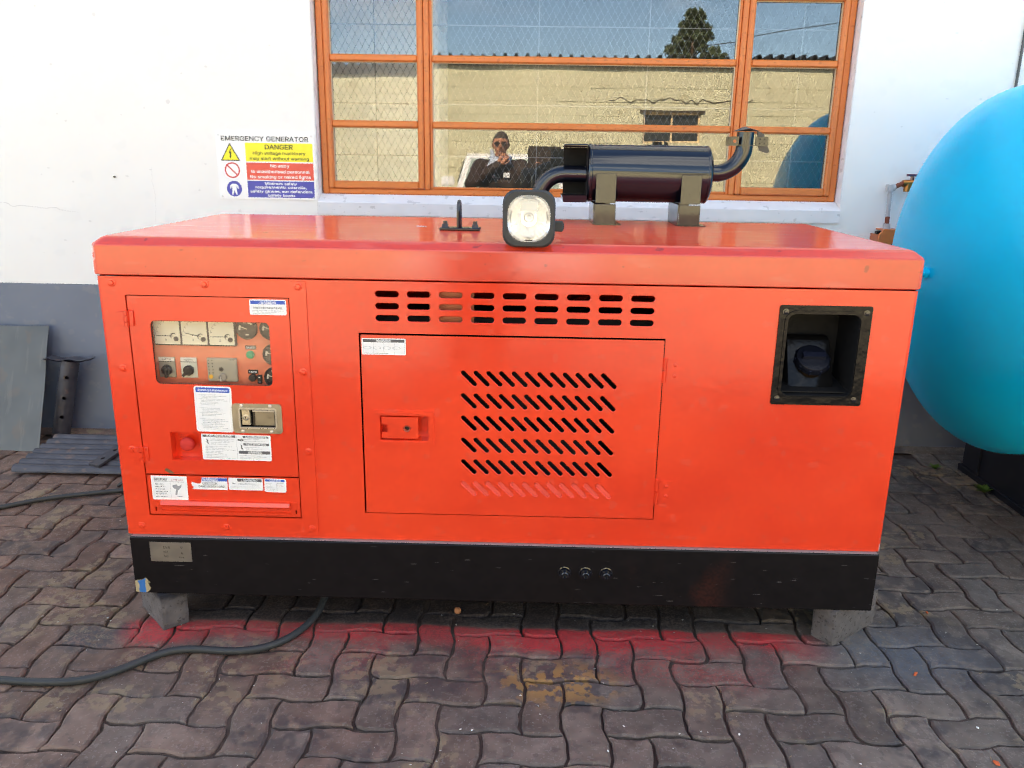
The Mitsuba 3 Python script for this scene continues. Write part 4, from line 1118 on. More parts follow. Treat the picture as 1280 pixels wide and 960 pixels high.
add('pipe_guard', [(flat(aff.translate(boxp.difference(Point(.036, -.045).buffer(.034)), 1.712, 1.052), YW - .10, .012), lin(214, 120, 58)), (bx(1.664, 1.764, YW - .088, YW - .002, .975, .99), lin(150, 78, 36)), (bx(1.684, 1.766, YW - .088, YW - .003, 1.088, 1.094), lin(190, 104, 52)), (bx(1.662, 1.672, YW - .088, YW - .003, .985, 1.070), lin(170, 88, 40)), (bx(1.68, 1.76, YW - .03, YW - .004, .98, 1.08), DARK)], 'satin',
    label='small orange brown metal guard at the foot of the white wall pipe', cat='guard')
add('wall_conduit', tube(np.array([(2.213, YW - .008, 1.2), (2.2135, YW - .008, 1.8), (2.212, YW - .008, 2.4), (2.213, YW - .008, 3.9)]), .0062, 8), 'satin', color=lin(70, 72, 74), smooth=40, label='thin dark conduit running up the wall above the tank', cat='conduit')

# ------------------------------------------------------------------ scrap steel at the left wall
sx0, sx1 = -2.95, -2.243
n_ = 24
gx, gt = np.meshgrid(np.linspace(sx0, sx1, n_), np.linspace(0, 1, n_), indexing='ij')
yb, yt_ = 1.440, 1.690
zt_ = .556
wob = (meshkit.fbm(np.stack([gx * 2.2, gt * 2, gx * 0], -1), 3) - .5) * .02


def sheet(off):
    return np.stack([gx - .02 * gt, yb + (yt_ - yb) * gt + wob + off, .001 + zt_ * gt + .002 * np.sin(gx * 19) * gt], -1).reshape(-1, 3)


i, j = np.meshgrid(np.arange(n_ - 1), np.arange(n_ - 1), indexing='ij')
q = np.stack([i * n_ + j, (i + 1) * n_ + j, (i + 1) * n_ + j + 1, i * n_ + j + 1], -1).reshape(-1, 4)
f1 = np.vstack([q[:, [0, 1, 2]], q[:, [0, 2, 3]]])
N_ = n_ * n_
edge = []
bd = [a * n_ for a in range(n_)] + [(n_ - 1) * n_ + a for a in range(1, n_)] + [a * n_ + n_ - 1 for a in range(n_ - 2, -1, -1)] + [a for a in range(n_ - 2, 0, -1)]
for a, b in zip(bd, bd[1:] + bd[:1]):
    edge += [(b, a, a + N_), (b, a + N_, b + N_)]
add('steel_sheet', trimesh.Trimesh(np.vstack([sheet(0), sheet(.004)]), np.vstack([f1, f1[:, ::-1] + N_, edge]), process=False), 'steel_sheet_mat', smooth=40, label='scuffed grey steel sheet leaning against the dado at the left edge', cat='steel sheet')
pb, pt = np.array([-2.243, 1.625, .004]), np.array([-2.150, 1.640, .402])
pd = (pt - pb) / np.linalg.norm(pt - pb)
mpost = mani(tube(np.array([pb, pt]), .041, 28)) - mani(tube(np.array([pb - pd * .01, pt + pd * .01]), .036, 28))
for t_ in (.30, .54, .80):
    c0 = pb + (pt - pb) * t_
    mpost = mpost - mani(tube(np.array([c0 + (0.012, -.08, 0), c0 + (.012, .0, 0)]), .0095, 14))
add('steel_post', trim_(mpost), 'steel_dark', smooth=35, label='short leaning steel post with three holes and a bent top plate', cat='post')
gx, gy = np.meshgrid(np.linspace(-.118, .118, 22), np.linspace(-.034, .034, 6), indexing='ij')
bend = .0035 * np.sin(gx * 62 + .6) + np.where(gx < -.08, .004, 0) + np.where(gx > .09, .003, 0)
V = np.stack([pt[0] + gx, pt[1] - .01 + gy, pt[2] + .003 + bend], -1).reshape(-1, 3)
i, j = np.meshgrid(np.arange(21), np.arange(5), indexing='ij')
q = np.stack([i * 6 + j, (i + 1) * 6 + j, (i + 1) * 6 + j + 1, i * 6 + j + 1], -1).reshape(-1, 4)
pm = trimesh.Trimesh(V, np.vstack([q[:, [0, 1, 2]], q[:, [0, 2, 3]]]), process=False)
pm2 = pm.copy()
pm2.apply_translation((0, 0, .006))
pm.invert()
add('steel_post__top_plate', cat_([pm, pm2]), 'steel_dark', smooth=40)
# ribbed plate: half-round ribs along x, lying on the ground with its back edge raised
ry0, ry1, rz0, rz1 = 1.140, 1.425, .022, .088
prof = []
nr = 7
for k in range(nr):
    for a in np.linspace(0, 1, 9)[:-1]:
        prof.append((k + a, .019 * math.sin(np.pi * a) ** .6))
prof = np.array(prof + [(nr, 0)])
pv = np.stack([np.zeros(len(prof)), ry0 + (ry1 - ry0) * prof[:, 0] / nr, rz0 + (rz1 - rz0) * prof[:, 0] / nr + prof[:, 1]], 1)
xs = np.linspace(-2.165, -1.55, 26)
V = np.vstack([pv + [x + .012 * prof_ * 0, 0, 0] for x, prof_ in ((x, 0) for x in xs)]).reshape(len(xs), len(prof), 3)
V[:, :, 0] += (-.06 * (1 - prof[:, 0] / nr) + .035)[None]
V[:, :, 2] += (meshkit.fbm(V * 14, 2) - .5) * .006
i, j = np.meshgrid(np.arange(len(xs) - 1), np.arange(len(prof) - 1), indexing='ij')
m_ = len(prof)
q = np.stack([i * m_ + j, (i + 1) * m_ + j, (i + 1) * m_ + j + 1, i * m_ + j + 1], -1).reshape(-1, 4)
rp = trimesh.Trimesh(V.reshape(-1, 3), np.vstack([q[:, [0, 1, 2]], q[:, [0, 2, 3]]]), process=False)
rp2 = rp.copy()
rp2.apply_translation((0, .002, -.006))
rp2.invert()
add('ribbed_plate', cat_([rp, rp2]), 'steel_dark', smooth=40, label='dark ribbed steel plate lying on the pavers by the wall', cat='steel plate')
b0, b1 = np.array([-1.825, 1.155, .045]), np.array([-1.72, 1.42, .112])
dirb = (b1 - b0) / np.linalg.norm(b1 - b0)
sideb = np.cross(dirb, [0, 0, 1.])
sideb /= np.linalg.norm(sideb)
upb = np.cross(sideb, dirb)
cb = hull([b0 + s * sideb * .030 + u * upb + e * dirb * np.linalg.norm(b1 - b0) for s in (-1, 1) for u in (0., .010) for e in (0, 1)])
cbm = mani(cb)
for t_ in (.18, .42, .66, .88):
    c0 = b0 + (b1 - b0) * t_
    cbm = cbm - mani(tube(np.array([c0 - upb * .02, c0 + upb * .03]), .009, 14))
add('ribbed_plate__cross_bar', trim_(cbm), 'steel_dark')

# ------------------------------------------------------------------ cables
c2 = [(-1.75, -.27, .0115), (-1.33, -.297, .0115), (-1.197, -.301, .0115), (-1.098, -.283, .0115), (-1.003, -.207, .0115), (-.938, -.150, .0115), (-.86, -.134, .0115), (-.78, -.139, .0115), (-.672, -.116, .0115), (-.593, -.028, .0125), (-.556, .062, .03), (-.545, .13, .06), (-.53, .25, .10), (-.50, .42, .16)]
add('power_cable', tube(smoothcurve(c2, 90), .0106, 12), 'rubber', smooth=True, label='thick dark grey cable snaking from under the generator to the left edge', cat='cable')
c1 = [(-2.6, .52, .012), (-2.25, .66, .012), (-2.012, .783, .012), (-1.911, .86, .012), (-1.772, .925, .012), (-1.629, .975, .012), (-1.4, 1.02, .012), (-1.15, 1.02, .012)]
add('power_cable', tube(smoothcurve(c1, 60), .0095, 12), 'rubber', smooth=True, label='thin dark hose curving across the pavers in front of the ribbed plate', cat='cable')
lp2 = [(-1.66, 1.08, .01), (-1.63, 1.02, .03), (-1.60, 1.04, .05), (-1.61, 1.09, .035), (-1.58, 1.10, .012), (-1.45, 1.09, .01)]
add('power_cable', tube(smoothcurve(lp2, 30), .006, 8), 'rubber', smooth=True, label='short black cable loop at the right end of the ribbed plate', cat='cable')

# ------------------------------------------------------------------ small things on the pavers


def chip(x, y, z, s, seed):
    r = np.random.default_rng(seed)
    p = r.normal(size=(14, 3))
    p /= np.linalg.norm(p, axis=1, keepdims=True)
    a = r.random() * 6
    p = p * np.array(s) * (.75 + .3 * r.random((14, 1)))
    p[:, :2] = p[:, :2] @ np.array([[math.cos(a), -math.sin(a)], [math.sin(a), math.cos(a)]])
    m = hull(p)
    m.apply_translation((x, y, z - m.bounds[0][2]))
    return m


def ground_at(px, py):
    d_ = WM.T @ np.array([(px - 640) / 1019.44, (py - 480) / 1019.44, 1.])
    t_ = (.001 - CAM[2]) / d_[2]
    return CAM + d_ * t_


for (px, py, sz, lb) in ((1159, 766, .010, 'orange brick chip on the pavers right of the generator, the farthest of three'), (1145, 843, .013, 'orange brick chip on the pavers, the middle one of three'), (1245, 954, .014, 'orange brick chip at the lower right corner of the picture')):
    g_ = ground_at(px, py)
    add('brick_chip', chip(g_[0], g_[1], .0, (sz, sz * .5, sz * .35), px), 'matte', color=lin(200, 98, 58), label=lb, cat='brick chip')
g_ = ground_at(572, 766)
add('pebble', trimesh.creation.icosphere(2, .011), 'matte', smooth=True, color=lin(176, 120, 82), label='round tan pebble on the pavers under the skid', cat='pebble', to_world=T().translate([g_[0], g_[1], .009]))
fl = []
r = np.random.default_rng(3)
for k in range(420):
    x, y = r.uniform(-1.6, 1.7), r.uniform(-.75, .12) if k % 4 else r.uniform(-.7, 1.2)
    s = .0012 + .004 * r.random() ** 4
    fl.append((chip(x, y, .0005, (s, s * (.4 + .6 * r.random()), s * .3), k + 500), lin(*(np.array([205, 200, 190]) * (.65 + .35 * r.random())))))
for px, py in ((590, 913), (650, 870), (760, 939), (575, 912), (850, 918), (780, 908), (924, 918), (885, 916), (1076, 955), (1222, 910), (145, 940)):
    g_ = ground_at(px, py)
    s = .004 + .003 * r.random()
    fl.append((chip(g_[0], g_[1], .0005, (s, s * .6, s * .3), px), lin(225, 222, 215)))
add('paint_flecks', fl, 'matte', label='white crumbs and paint flecks scattered on the pavers', kind='stuff')
lf = []
for k in range(70):
    x, y = r.uniform(-1.7, 1.9), r.uniform(-.7, 1.0)
    L = .006 + .012 * r.random()
    a = r.random() * 6.3
    p0 = np.array([x, y, .0015])
    p1 = p0 + [L * math.cos(a), L * math.sin(a), .002 * r.random()]
    lf.append((tube(np.array([p0, p1]), .0006, 4), lin(*(np.array([180, 150, 110]) * (.6 + .4 * r.random())))))
add('straw_bits', lf, 'matte', label='thin straw bits and splinters scattered on the pavers', kind='stuff')


def weed(key, x, y, s, seed, label):
    r = np.random.default_rng(seed)
    L = []
    for k in range(13):
        a = k * 2.4 + r.random() * .5
        ln, w = s * (.7 + .6 * r.random()), s * .20
        el = .25 + .9 * r.random()
        pts = []
        for t in np.linspace(0, 1, 6):
            rr, zz = ln * t * math.cos(el * (1 - .45 * t)), ln * t * math.sin(el) * (1 - .35 * t * t)
            ww = w * math.sin(np.pi * (.08 + .92 * t) ** .8) + .0004
            c, s_ = math.cos(a), math.sin(a)
            pts.append([(x + rr * c - ww * s_, y + rr * s_ + ww * c, zz + ww * .3), (x + rr * c, y + rr * s_, zz), (x + rr * c + ww * s_, y + rr * s_ - ww * c, zz + ww * .3)])
        P = np.array(pts).reshape(-1, 3)
        F = []
        for t in range(5):
            for e in range(2):
                b = t * 3 + e
                F += [(b, b + 1, b + 4), (b, b + 4, b + 3)]
        g = .75 + .5 * r.random()
        L.append((trimesh.Trimesh(P, F, process=False), np.array([.10, .17, .035]) * g))
    add(key, L, 'leaf', smooth=True, label=label, cat='weed')


g_ = ground_at(1232, 611)
weed('weed', 2.088, 1.20, .050, 1, 'small green weed growing at the foot of the tank saddle')
g_ = ground_at(1169, 586)
weed('weed', g_[0], g_[1], .032, 2, 'tiny green weed in a paver joint behind the generator near the wall')

# ------------------------------------------------------------------ across the yard, seen mirrored in the panes: cream block building, car, tree, photographer
OB = 'opposite_building'
OY = -8.5
ow = (1.93, 2.88, 1.62, 2.125)
opp = sbox(-9, -.1, 10, 2.83).difference(sbox(*[ow[0], ow[2], ow[1], ow[3]]))
m = flat(opp, OY - .21, .20)
add(OB + '__wall', m, 'cream_paint')
tag(OB, 'low cream painted block building with a dark corrugated roof across the yard', 'building')
bl = []
br = np.random.default_rng(8)
bh, bw = .22, .44
for rr_ in range(13):
    for cc_ in range(-21, 23):
        x0 = cc_ * bw + (bw / 2 if rr_ % 2 else 0)
        z0 = .07 + rr_ * bh
        if z0 + bh > 2.84 or x0 + bw > ow[0] - .03 and x0 < ow[1] + .03 and z0 + bh > ow[2] - .05 and z0 < ow[3] + .05:
            continue
        pr = .0095 + .004 * br.random()
        g_ = .004 + .002 * br.random()
        m = bx(x0 + g_, x0 + bw - g_, OY - .009, OY + pr - .009, z0 + g_, z0 + bh - g_, .004)
        bl.append((rr_ < 4 or x0 < -4.2 or x0 > 5.6, m))
extra = []
nb = 0
for far, m in bl:
    if far or nb > 298:
        extra.append(m)
    else:
        add(OB + '__block', m, 'cream_paint')
        nb += 1
add(OB + '__outer_block', cat_(extra), 'cream_paint', kind='stuff')
# roof edge of trapezoid sheeting
n_ = 106
rx = []
for k in range(n_):
    x0 = -9.3 + k * .18
    rx += [(x0, 0), (x0 + .055, 0), (x0 + .075, .060), (x0 + .115, .060), (x0 + .135, 0)]
rx = np.array(rx + [(-9.3 + n_ * .18, 0)])
poly = Polygon(np.vstack([rx + [0, 2.95], (rx + [0, 2.935])[::-1]]))
m = trimesh.creation.extrude_polygon(poly, 4.5, engine='earcut')
v = m.vertices.copy()
m.vertices = np.stack([v[:, 0], OY + .07 - v[:, 2], v[:, 1] - .03 * v[:, 2]], 1)
m.invert() if m.volume < 0 else None
add(OB + '__roof', cat_([m, bx(-9.2, 9.9, OY + .03, OY + .06, 2.815, 2.934)]), 'matte', color=lin(40, 42, 45))
add(OB + '__window', cat_([bx(ow[0], ow[1], OY - .10, OY - .06, ow[2], ow[2] + .03), bx(ow[0], ow[1], OY - .10, OY - .06, ow[3] - .03, ow[3]), bx(ow[0], ow[0] + .03, OY - .10, OY - .06, ow[2] + .03, ow[3] - .03), bx(ow[1] - .03, ow[1], OY - .10, OY - .06, ow[2] + .03, ow[3] - .03),
                          bx(2.39, 2.42, OY - .10, OY - .06, ow[2] + .03, ow[3] - .03)]), 'matte', color=lin(215, 190, 150))
add(OB + '__window__pane', bx(ow[0] + .02, ow[1] - .02, OY - .085, OY - .08, ow[2] + .02, ow[3] - .02), 'satin', color=lin(46, 50, 52))
add(OB + '__window__lintel', bx(ow[0] - .06, ow[1] + .06, OY - .008, OY + .03, ow[3], ow[3] + .035), 'matte', color=lin(60, 52, 44))
r = np.random.default_rng(4)
ck = [(1.35 + .09 * k, 2.31 + .028 * r.normal() * (1 if k % 3 else .3)) for k in range(27)]
crk = unary_union([LineString(ck).buffer(.007), LineString([(3.62, 2.31), (3.68, 2.46)]).buffer(.005)])
add(OB + '__crack', flat(crk, OY + .0065 - .02, .0) if False else cat_([tube(np.array([(a[0], OY + .006, a[1]), (b[0], OY + .006, b[1])]), .008, 4) for a, b in zip(ck[:-1], ck[1:])]), 'matte', color=lin(44, 38, 28), label='ragged dark crack in the block wall')
add(OB + '__back_wall', cat_([bx(-9, 10, OY - 4.2, OY - 4, -.1, 2.85), bx(-9, -8.8, OY - 4, OY - .22, -.1, 2.85), bx(9.8, 10, OY - 4, OY - .22, -.1, 2.85)]), 'cream_paint')

# conifer beyond the roof
r = np.random.default_rng(21)


def leaf_cloud(c, rad, n, size, seed, col):
    r = np.random.default_rng(seed)
    p = r.normal(size=(n, 3))
    p = p / np.linalg.norm(p, axis=1, keepdims=True) * (r.random((n, 1)) ** .45) * rad + c
    a, b = r.normal(size=(n, 3)), r.normal(size=(n, 3))
    a /= np.linalg.norm(a, axis=1, keepdims=True)
    b = np.cross(a, b)
    b /= np.linalg.norm(b, axis=1, keepdims=True) + 1e-9
    s = size * (.6 + .8 * r.random((n, 1)))
    V = np.stack([p - a * s, p + b * s * .45, p + a * s, p - b * s * .45], 1).reshape(-1, 3)
    k = np.arange(n) * 4
    F = np.vstack([np.stack([k, k + 1, k + 2], 1), np.stack([k, k + 2, k + 3], 1)])
    return trimesh.Trimesh(V, F, process=False), np.asarray(col) * (.7 + .6 * r.random())


def tree(key, x, y, h, w, seed, label, conical=True):
    r = np.random.default_rng(seed)
    cl, br_ = [], []
    n = 120
    for k in range(n):
        t = .22 + .78 * (k + .5) / n
        rad = w * ((1 - t) * 1.12 + .04 if conical else math.sin(np.pi * (t * .95 + .03)) ** .6)
        a = k * 2.4 + r.normal() * .3
        q = rad * (.35 + .65 * r.random())
        c = np.array([x + q * math.cos(a), y + q * math.sin(a), h * t])
        cl.append(leaf_cloud(c, np.array([.75, .75, .5]) * (w * .13 + .12) * (.45 + .7 * (1 - t)), 70, .16 * h / 9, seed * 100 + k, (.10, .13, .07)))
        if k % 3 == 0:
            br_.append(tube(np.array([(x, y, h * t * .92), (x + (c[0] - x) * .5, y + (c[1] - y) * .5, h * t * .96), c]), np.array([.05, .035, .012]) * h / 9, 5))
    add(key + '__crown', cl, 'leaf')
    add(key + '__trunk', cat_([tube(np.array([(x, y, 0), (x + .05, y, h * .3), (x - .03, y, h * .65), (x, y, h * .97)]), np.array([.26, .2, .12, .02]) * h / 9, 10)] + br_), 'matte', color=lin(84, 66, 52), smooth=40)
    tag(key, label, 'tree')


tree('conifer_tree', 8.35, -40, 8.75, 4.7, 31, 'tall dark green conifer standing beyond the cream building')
add('power_line', tube(np.array([(9.6 + 34 * t, -46, 7.75 + 6.2 * t - 1.2 * t * (1 - t)) for t in np.linspace(0, 1, 40)]), .028, 5), 'rubber', label='thin overhead power line crossing behind the cream building', cat='power line')

# white car parked nose-on behind the photographer, in the sun
V_ = 'parked_car'
cx_, cf = -.19, -4.55


def cs(y, pts):
    return [(cx_ + s * x, y, z) for x, z in pts for s in (-1, 1)]


low = hull(cs(cf, [(.62, .34), (.70, .62), (.55, .70)]) + cs(cf - .12, [(.80, .30), (.82, .66), (.70, .76)]) + cs(cf - 1.05, [(.84, .28), (.84, .82), (.76, .95)]) + cs(cf - 3.4, [(.84, .28), (.84, .84), (.76, .95)]) + cs(cf - 3.75, [(.78, .36), (.78, .8)]))
lowm = mani(low)
for s in (-1, 1):
    for yy in (cf - .72, cf - 3.0):
        lowm = lowm - mani(cyl((cx_ + s * .60, yy, .30), (cx_ + s * .95, yy, .30), .36, 28))
cab = hull(cs(cf - 1.0, [(.74, .93)]) + cs(cf - 1.62, [(.66, 1.365)]) + cs(cf - 2.1, [(.67, 1.41)]) + cs(cf - 3.2, [(.64, 1.38)]) + cs(cf - 3.62, [(.72, .93)]))
WHC = np.array([.80, .80, .80])
add(V_ + '__body', [(trim_(lowm), WHC), (cab, WHC)], 'satin', smooth=25)
tag(V_, 'white car parked nose-on in the sunny yard in front of the cream building', 'car')


def pane(pts, off):
    p = np.array(pts, float)
    nrm = np.cross(p[1] - p[0], p[2] - p[0])
    nrm /= np.linalg.norm(nrm)
    c = p.mean(0)
    if nrm @ (c - np.array([cx_, cf - 2.3, 1.0])) < 0:
        nrm = -nrm
    return hull(np.vstack([p + nrm * off, p - nrm * .004]))


wsA, wsB = np.array([.74, .93]), np.array([.66, 1.365])


def wsp(u, t):
    x = (wsA[0] + (wsB[0] - wsA[0]) * t) * u
    return (cx_ + x, cf - 1.0 - .62 * t, .93 + .435 * t)


add(V_ + '__windscreen', pane([wsp(-.89, .03), wsp(.89, .03), wsp(.87, .93), wsp(-.87, .93)], .004), 'satin', color=lin(158, 172, 162))  # pale colour stands in for sky reflected in the glass
for s in (-1, 1):
    sd = [(cx_ + s * (.74 - .08 * (z - .93) / .435), y, z) for y, z in ((cf - 1.32, 1.0), (cf - 1.72, 1.31), (cf - 2.25, 1.33), (cf - 2.25, 1.0))]
    add(V_ + '__side_window', pane([(x + s * .0, y, z) for x, y, z in sd], .03), 'satin', color=lin(40, 46, 46))
    add(V_ + '__headlight', hull([(cx_ + s * x, y, z) for x, y, z in ((.48, cf + .0, .58), (.76, cf - .10, .60), (.76, cf - .12, .70), (.52, cf - .02, .68), (.5, cf - .15, .6), (.75, cf - .2, .7))]), 'mirror_metal')
    add(V_ + '__mirror', bx(min(cx_ + s * .80, cx_ + s * .98), max(cx_ + s * .80, cx_ + s * .98), cf - 1.42, cf - 1.30, .96, 1.09, .02), 'satin', color=WHC)
    for yy in (cf - .72, cf - 3.0):
        xa, xb = sorted((cx_ + s * .66, cx_ + s * .83))
        add(V_ + '__wheel', lathe([(.16, 0), (.19, .01), (.27, .0), (.30, .03), (.30, .14), (.27, .17), (.19, .16), (.16, .17), (.05, .15), (0, .15)], 'x', (xa, yy, .30), 30), 'rubber', smooth=40)
add(V_ + '__grille', [(bx(cx_ - .42, cx_ + .42, cf + .000, cf + .012, .50, .58, .004), lin(26, 26, 28)), (bx(cx_ - .5, cx_ + .5, cf - .02, cf + .01, .36, .44, .004), lin(36, 36, 38))], 'satin')
add(V_ + '__number_plate', bx(cx_ - .24, cx_ + .24, cf + .0105, cf + .02, .44, .50, .002), 'print', color=lin(230, 226, 200))

# the photographer: faces the wall, one hand at the chin, the other holding a tablet
PX_, PY_ = -.225, -2.50


def limbs(chains, edge=.014, it=8):
    M = None
    for ch_ in chains:
        for (p, r0), (q, r1) in zip(ch_[:-1], ch_[1:]):
            a = m3.Manifold.sphere(r0, 20).translate(tuple(map(float, p)))
            b = m3.Manifold.sphere(r1, 20).translate(tuple(map(float, q)))
            h_ = m3.Manifold.batch_hull([a, b])
            M = h_ if M is None else M + h_
    M = M.refine_to_length(edge)
    t = trim_(M)
    t.merge_vertices()
    trimesh.smoothing.filter_taubin(t, iterations=it)
    return t


def P_(x, y, z):
    return np.array([PX_ + x, PY_ + y, z])


handL, handR = P_(.035, .20, 1.335), P_(.345, .275, 1.265)
elL, elR = P_(-.285, .14, 1.115), P_(.275, .10, 1.155)
shL, shR = P_(-.195, 0, 1.275), P_(.195, 0, 1.275)


def hand(w, direction, palm_n, curl, flip=1):
    d = np.asarray(direction, float) / np.linalg.norm(direction)
    nrm = np.asarray(palm_n, float)
    nrm = nrm - d * (nrm @ d)
    nrm /= np.linalg.norm(nrm)
    s = np.cross(d, nrm) * flip
    ch_ = [[(w, .026), (w + d * .04 + s * .018, .021)], [(w, .026), (w + d * .04 - s * .018, .021)], [(w + d * .04 + s * .018, .021), (w + d * .085 + s * .026, .013)], [(w + d * .04 - s * .018, .021), (w + d * .085 - s * .026, .013)]]
    for k, L in enumerate((.070, .080, .074, .058)):
        b = w + d * .085 + s * (.030 - .020 * k)
        p = [(b - d * .02, .011)]
        ang = 0
        pos = b
        for q, f in enumerate((.45, .32, .23)):
            ang += curl
            pos = pos + (d * math.cos(ang) + nrm * math.sin(ang)) * L * f
            p.append((pos, .0095 - .0012 * q))
        ch_.append(p)
    tb = w + d * .025 + s * .028
    ch_.append([(tb, .014), (tb + d * .03 + s * .025 + nrm * .01, .011), (tb + d * .055 + s * .028 + nrm * .026, .009)])
    return ch_


headc = P_(.0, .045, 1.492)
bodych = [[(P_(0, .0, 1.30), .060), (P_(0, .02, 1.40), .054)], [(P_(-.09, 0, .86), .10), (P_(-.10, .02, .47), .06), (P_(-.10, -.01, .09), .04)], [(P_(.09, 0, .86), .10), (P_(.10, .02, .47), .06), (P_(.10, -.01, .09), .04)],
          [(P_(0, 0, .90), .10), (P_(0, 0, 1.2), .10)], [(shL, .06), (elL, .04), (handL - (handL - elL) * .12, .027)], [(shR, .06), (elR, .04), (handR - (handR - elR) * .12, .027)]]
bodych += hand(handL - (handL - elL) * .14, (handL - elL) * .6 + np.array([0, .0, .12]), (0, -1, .1), .75, 1)
bodych += hand(handR - (handR - elR) * .14, handR - elR + np.array([.02, 0, .03]), (0, 1, 0), .25, -1)
bd = limbs(bodych, .009, 6)
# head
hs = trimesh.creation.icosphere(4, 1.0)
v = hs.vertices.copy()
v = v * np.array([.074, .093, .118])
lowr = v[:, 2] < -.02
v[lowr, 0] *= 1 - .33 * np.clip((-v[lowr, 2] - .02) / .1, 0, 1)
v[:, 1] = np.where((v[:, 2] < -.03) & (v[:, 1] < 0), v[:, 1] * .72, v[:, 1])


def bump(c, s, a):
    global v
    w_ = np.exp(-(((v - np.array(c)) / np.array(s)) ** 2).sum(1))
    v = v + w_[:, None] * np.array(a)


bump((0, .092, -.022), (.013, .03, .022), (0, .026, -.004))
bump((0, .088, .012), (.010, .03, .03), (0, .010, 0))
for s in (-1, 1):
    bump((s * .030, .085, .008), (.017, .03, .012), (0, -.012, 0))
    bump((s * .030, .085, .030), (.024, .03, .010), (0, .007, 0))
    bump((s * .074, -.005, -.005), (.02, .016, .026), (s * .016, -.006, 0))
bump((0, .088, -.062), (.026, .03, .006), (0, .007, 0))
bump((0, .088, -.070), (.022, .03, .003), (0, -.007, 0))
bump((0, .080, -.100), (.025, .03, .018), (0, .010, 0))
hs.vertices = v + headc
SKIN = lin(176, 124, 98)
add('person__body', [(bd, SKIN), (hs, SKIN)], 'matte', smooth=True)
tag('person', 'person in dark brown jacket and pale scarf, hand at chin, holding up a tablet', 'person')
hm = trimesh.creation.icosphere(4, 1.0)
hv = hm.vertices * np.array([.081, .099, .122]) * (1 + .03 * (meshkit.fbm(hm.vertices * 9, 3) - .5)[:, None])
keep = (hv[:, 2] > .052 + .0 * hv[:, 1]) | ((hv[:, 1] < .02) & (hv[:, 2] > -.045))
fk = keep[hm.faces].all(1)
hm.vertices = hv + headc + [0, -.003, .004]
hm.update_faces(fk)
add('person__hair', hm, 'matte', smooth=True, color=lin(66, 58, 52))
eyes = []
for s in (-1, 1):
    rim = [headc + np.array([s * .033 + .024 * math.cos(a), .100 - .006 * abs(math.cos(a)), .006 + .017 * math.sin(a)]) for a in np.linspace(0, 2 * np.pi, 17)]
    eyes += [(tube(np.array(rim), .0022, 6), BLACK), (hull([p + np.array([0, -.002, 0]) for p in rim] + [p + np.array([0, -.004, 0]) for p in rim]), lin(46, 36, 32)), (tube(np.array([headc + (s * .057, .094, .010), headc + (s * .080, -.01, .008)]), .002, 6), BLACK)]
eyes.append((tube(np.array([headc + (-.010, .102, .010), headc + (.010, .102, .010)]), .002, 6), BLACK))
add('person__glasses', eyes, 'satin')
jk = limbs([[(P_(-.09, 0, .83), .135), (P_(-.07, .0, 1.20), .135)], [(P_(.09, 0, .83), .135), (P_(.07, .0, 1.20), .135)], [(P_(-.09, 0, .83), .135), (P_(.09, 0, .83), .135)], [(P_(-.08, .0, 1.2), .13), (P_(.08, 0, 1.2), .13)], [(P_(-.13, 0, 1.262), .085), (P_(.13, 0, 1.262), .085)],
            [(P_(0, 0, 1.27), .095), (P_(0, .01, 1.33), .078)], [(shL, .083), (elL, .062), (elL + (handL - elL) * .82, .045)], [(shR, .083), (elR, .062), (elR + (handR - elR) * .80, .045)]], .014, 5)
jv = jk.vertices
jk.vertices = jv + np.stack([(meshkit.fbm(jv * 11, 3) - .5) * .022, (meshkit.fbm(jv * 11 + 5, 3) - .5) * .03, np.zeros(len(jv))], 1)
add('person__jacket', jk, 'matte', smooth=True, color=lin(52, 38, 32))
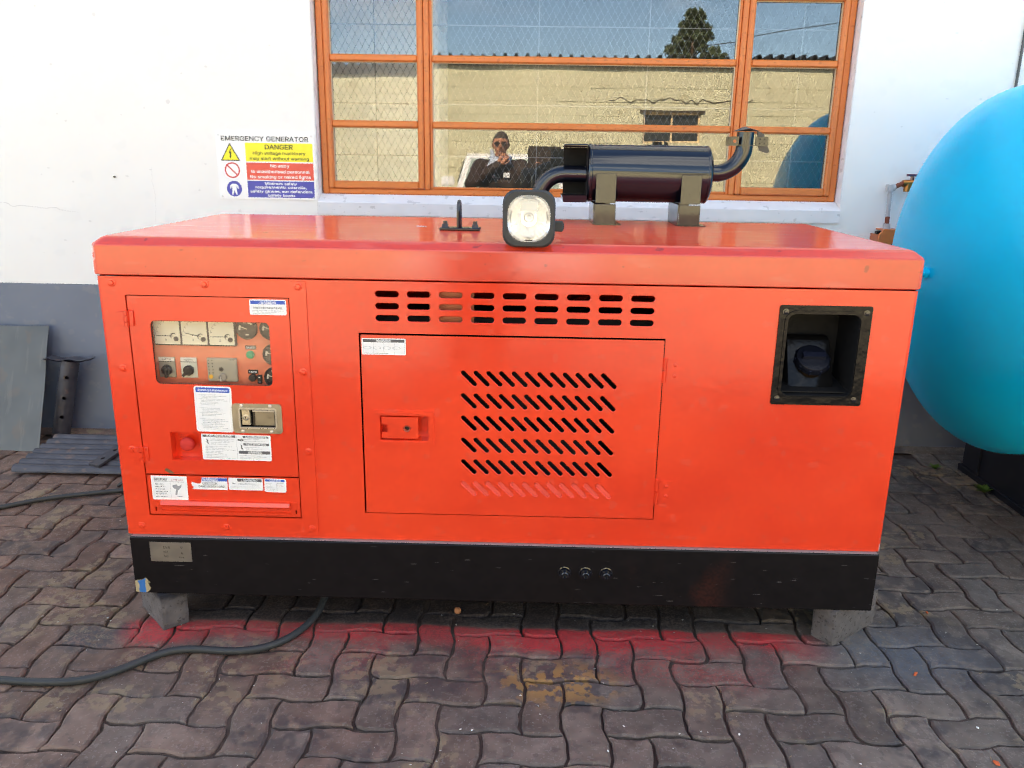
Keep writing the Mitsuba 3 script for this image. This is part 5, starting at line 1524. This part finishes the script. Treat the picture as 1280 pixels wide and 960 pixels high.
add('person__chest_patch', cat_([bx(PX_ + .030, PX_ + .095, PY_ + .150, PY_ + .158, 1.175, 1.225, .003), bx(PX_ - .085, PX_ - .045, PY_ + .150, PY_ + .157, 1.175, 1.205, .003)]), 'print', color=lin(214, 222, 232))
tr_ = limbs([[(P_(-.09, 0, .84), .118), (P_(-.10, .02, .47), .085), (P_(-.10, -.01, .10), .068)], [(P_(.09, 0, .84), .118), (P_(.10, .02, .47), .085), (P_(.10, -.01, .10), .068)]], .018, 5)
add('person__trousers', tr_, 'matte', smooth=True, color=lin(34, 34, 42))
sc_ = limbs([[(P_(-.075, .03, 1.36), .035), (P_(-.06, .09, 1.345), .034), (P_(0, .115, 1.325), .034), (P_(.06, .09, 1.345), .034), (P_(.075, .03, 1.36), .035), (P_(.05, -.05, 1.37), .034), (P_(-.05, -.05, 1.37), .034), (P_(-.075, .03, 1.36), .035)],
             [(P_(-.065, .10, 1.35), .030), (P_(-.10, .135, 1.28), .028), (P_(-.105, .15, 1.235), .020)], [(P_(-.075, .06, 1.37), .026), (P_(-.085, .05, 1.43), .018)], [(P_(.055, .09, 1.345), .028), (P_(.085, .13, 1.315), .020)]], .010, 4)
sv_ = sc_.vertices
sc_.vertices = sv_ + (meshkit.fbm(sv_ * 40, 2) - .5)[:, None] * .012
add('person__scarf', sc_, 'matte', smooth=True, color=lin(176, 190, 214))
for s in (-1, 1):
    add('person__shoe', limbs([[(P_(s * .10, -.03, .055), .052), (P_(s * .105, .06, .045), .044), (P_(s * .11, .15, .036), .034)]], .014, 4), 'matte', smooth=True, color=lin(28, 26, 26))
ty0 = CAM[1] - .008
tb = rrect(.040, .350, 1.235, 1.478, .016)
add('tablet', [(flat(tb, ty0 - .010, .010), lin(46, 34, 28)), (flat(Point(CAM[0], CAM[2]).buffer(.0045), ty0 + .0003, .0003), lin(16, 16, 18))] + [(flat(Point(.088 + .014 * k, 1.262).buffer(.0042), ty0 + .0008, .0008), lin(228, 228, 228)) for k in range(3)], 'matte',
    label='dark brown tablet case with three pale dots held up by the person', cat='tablet')
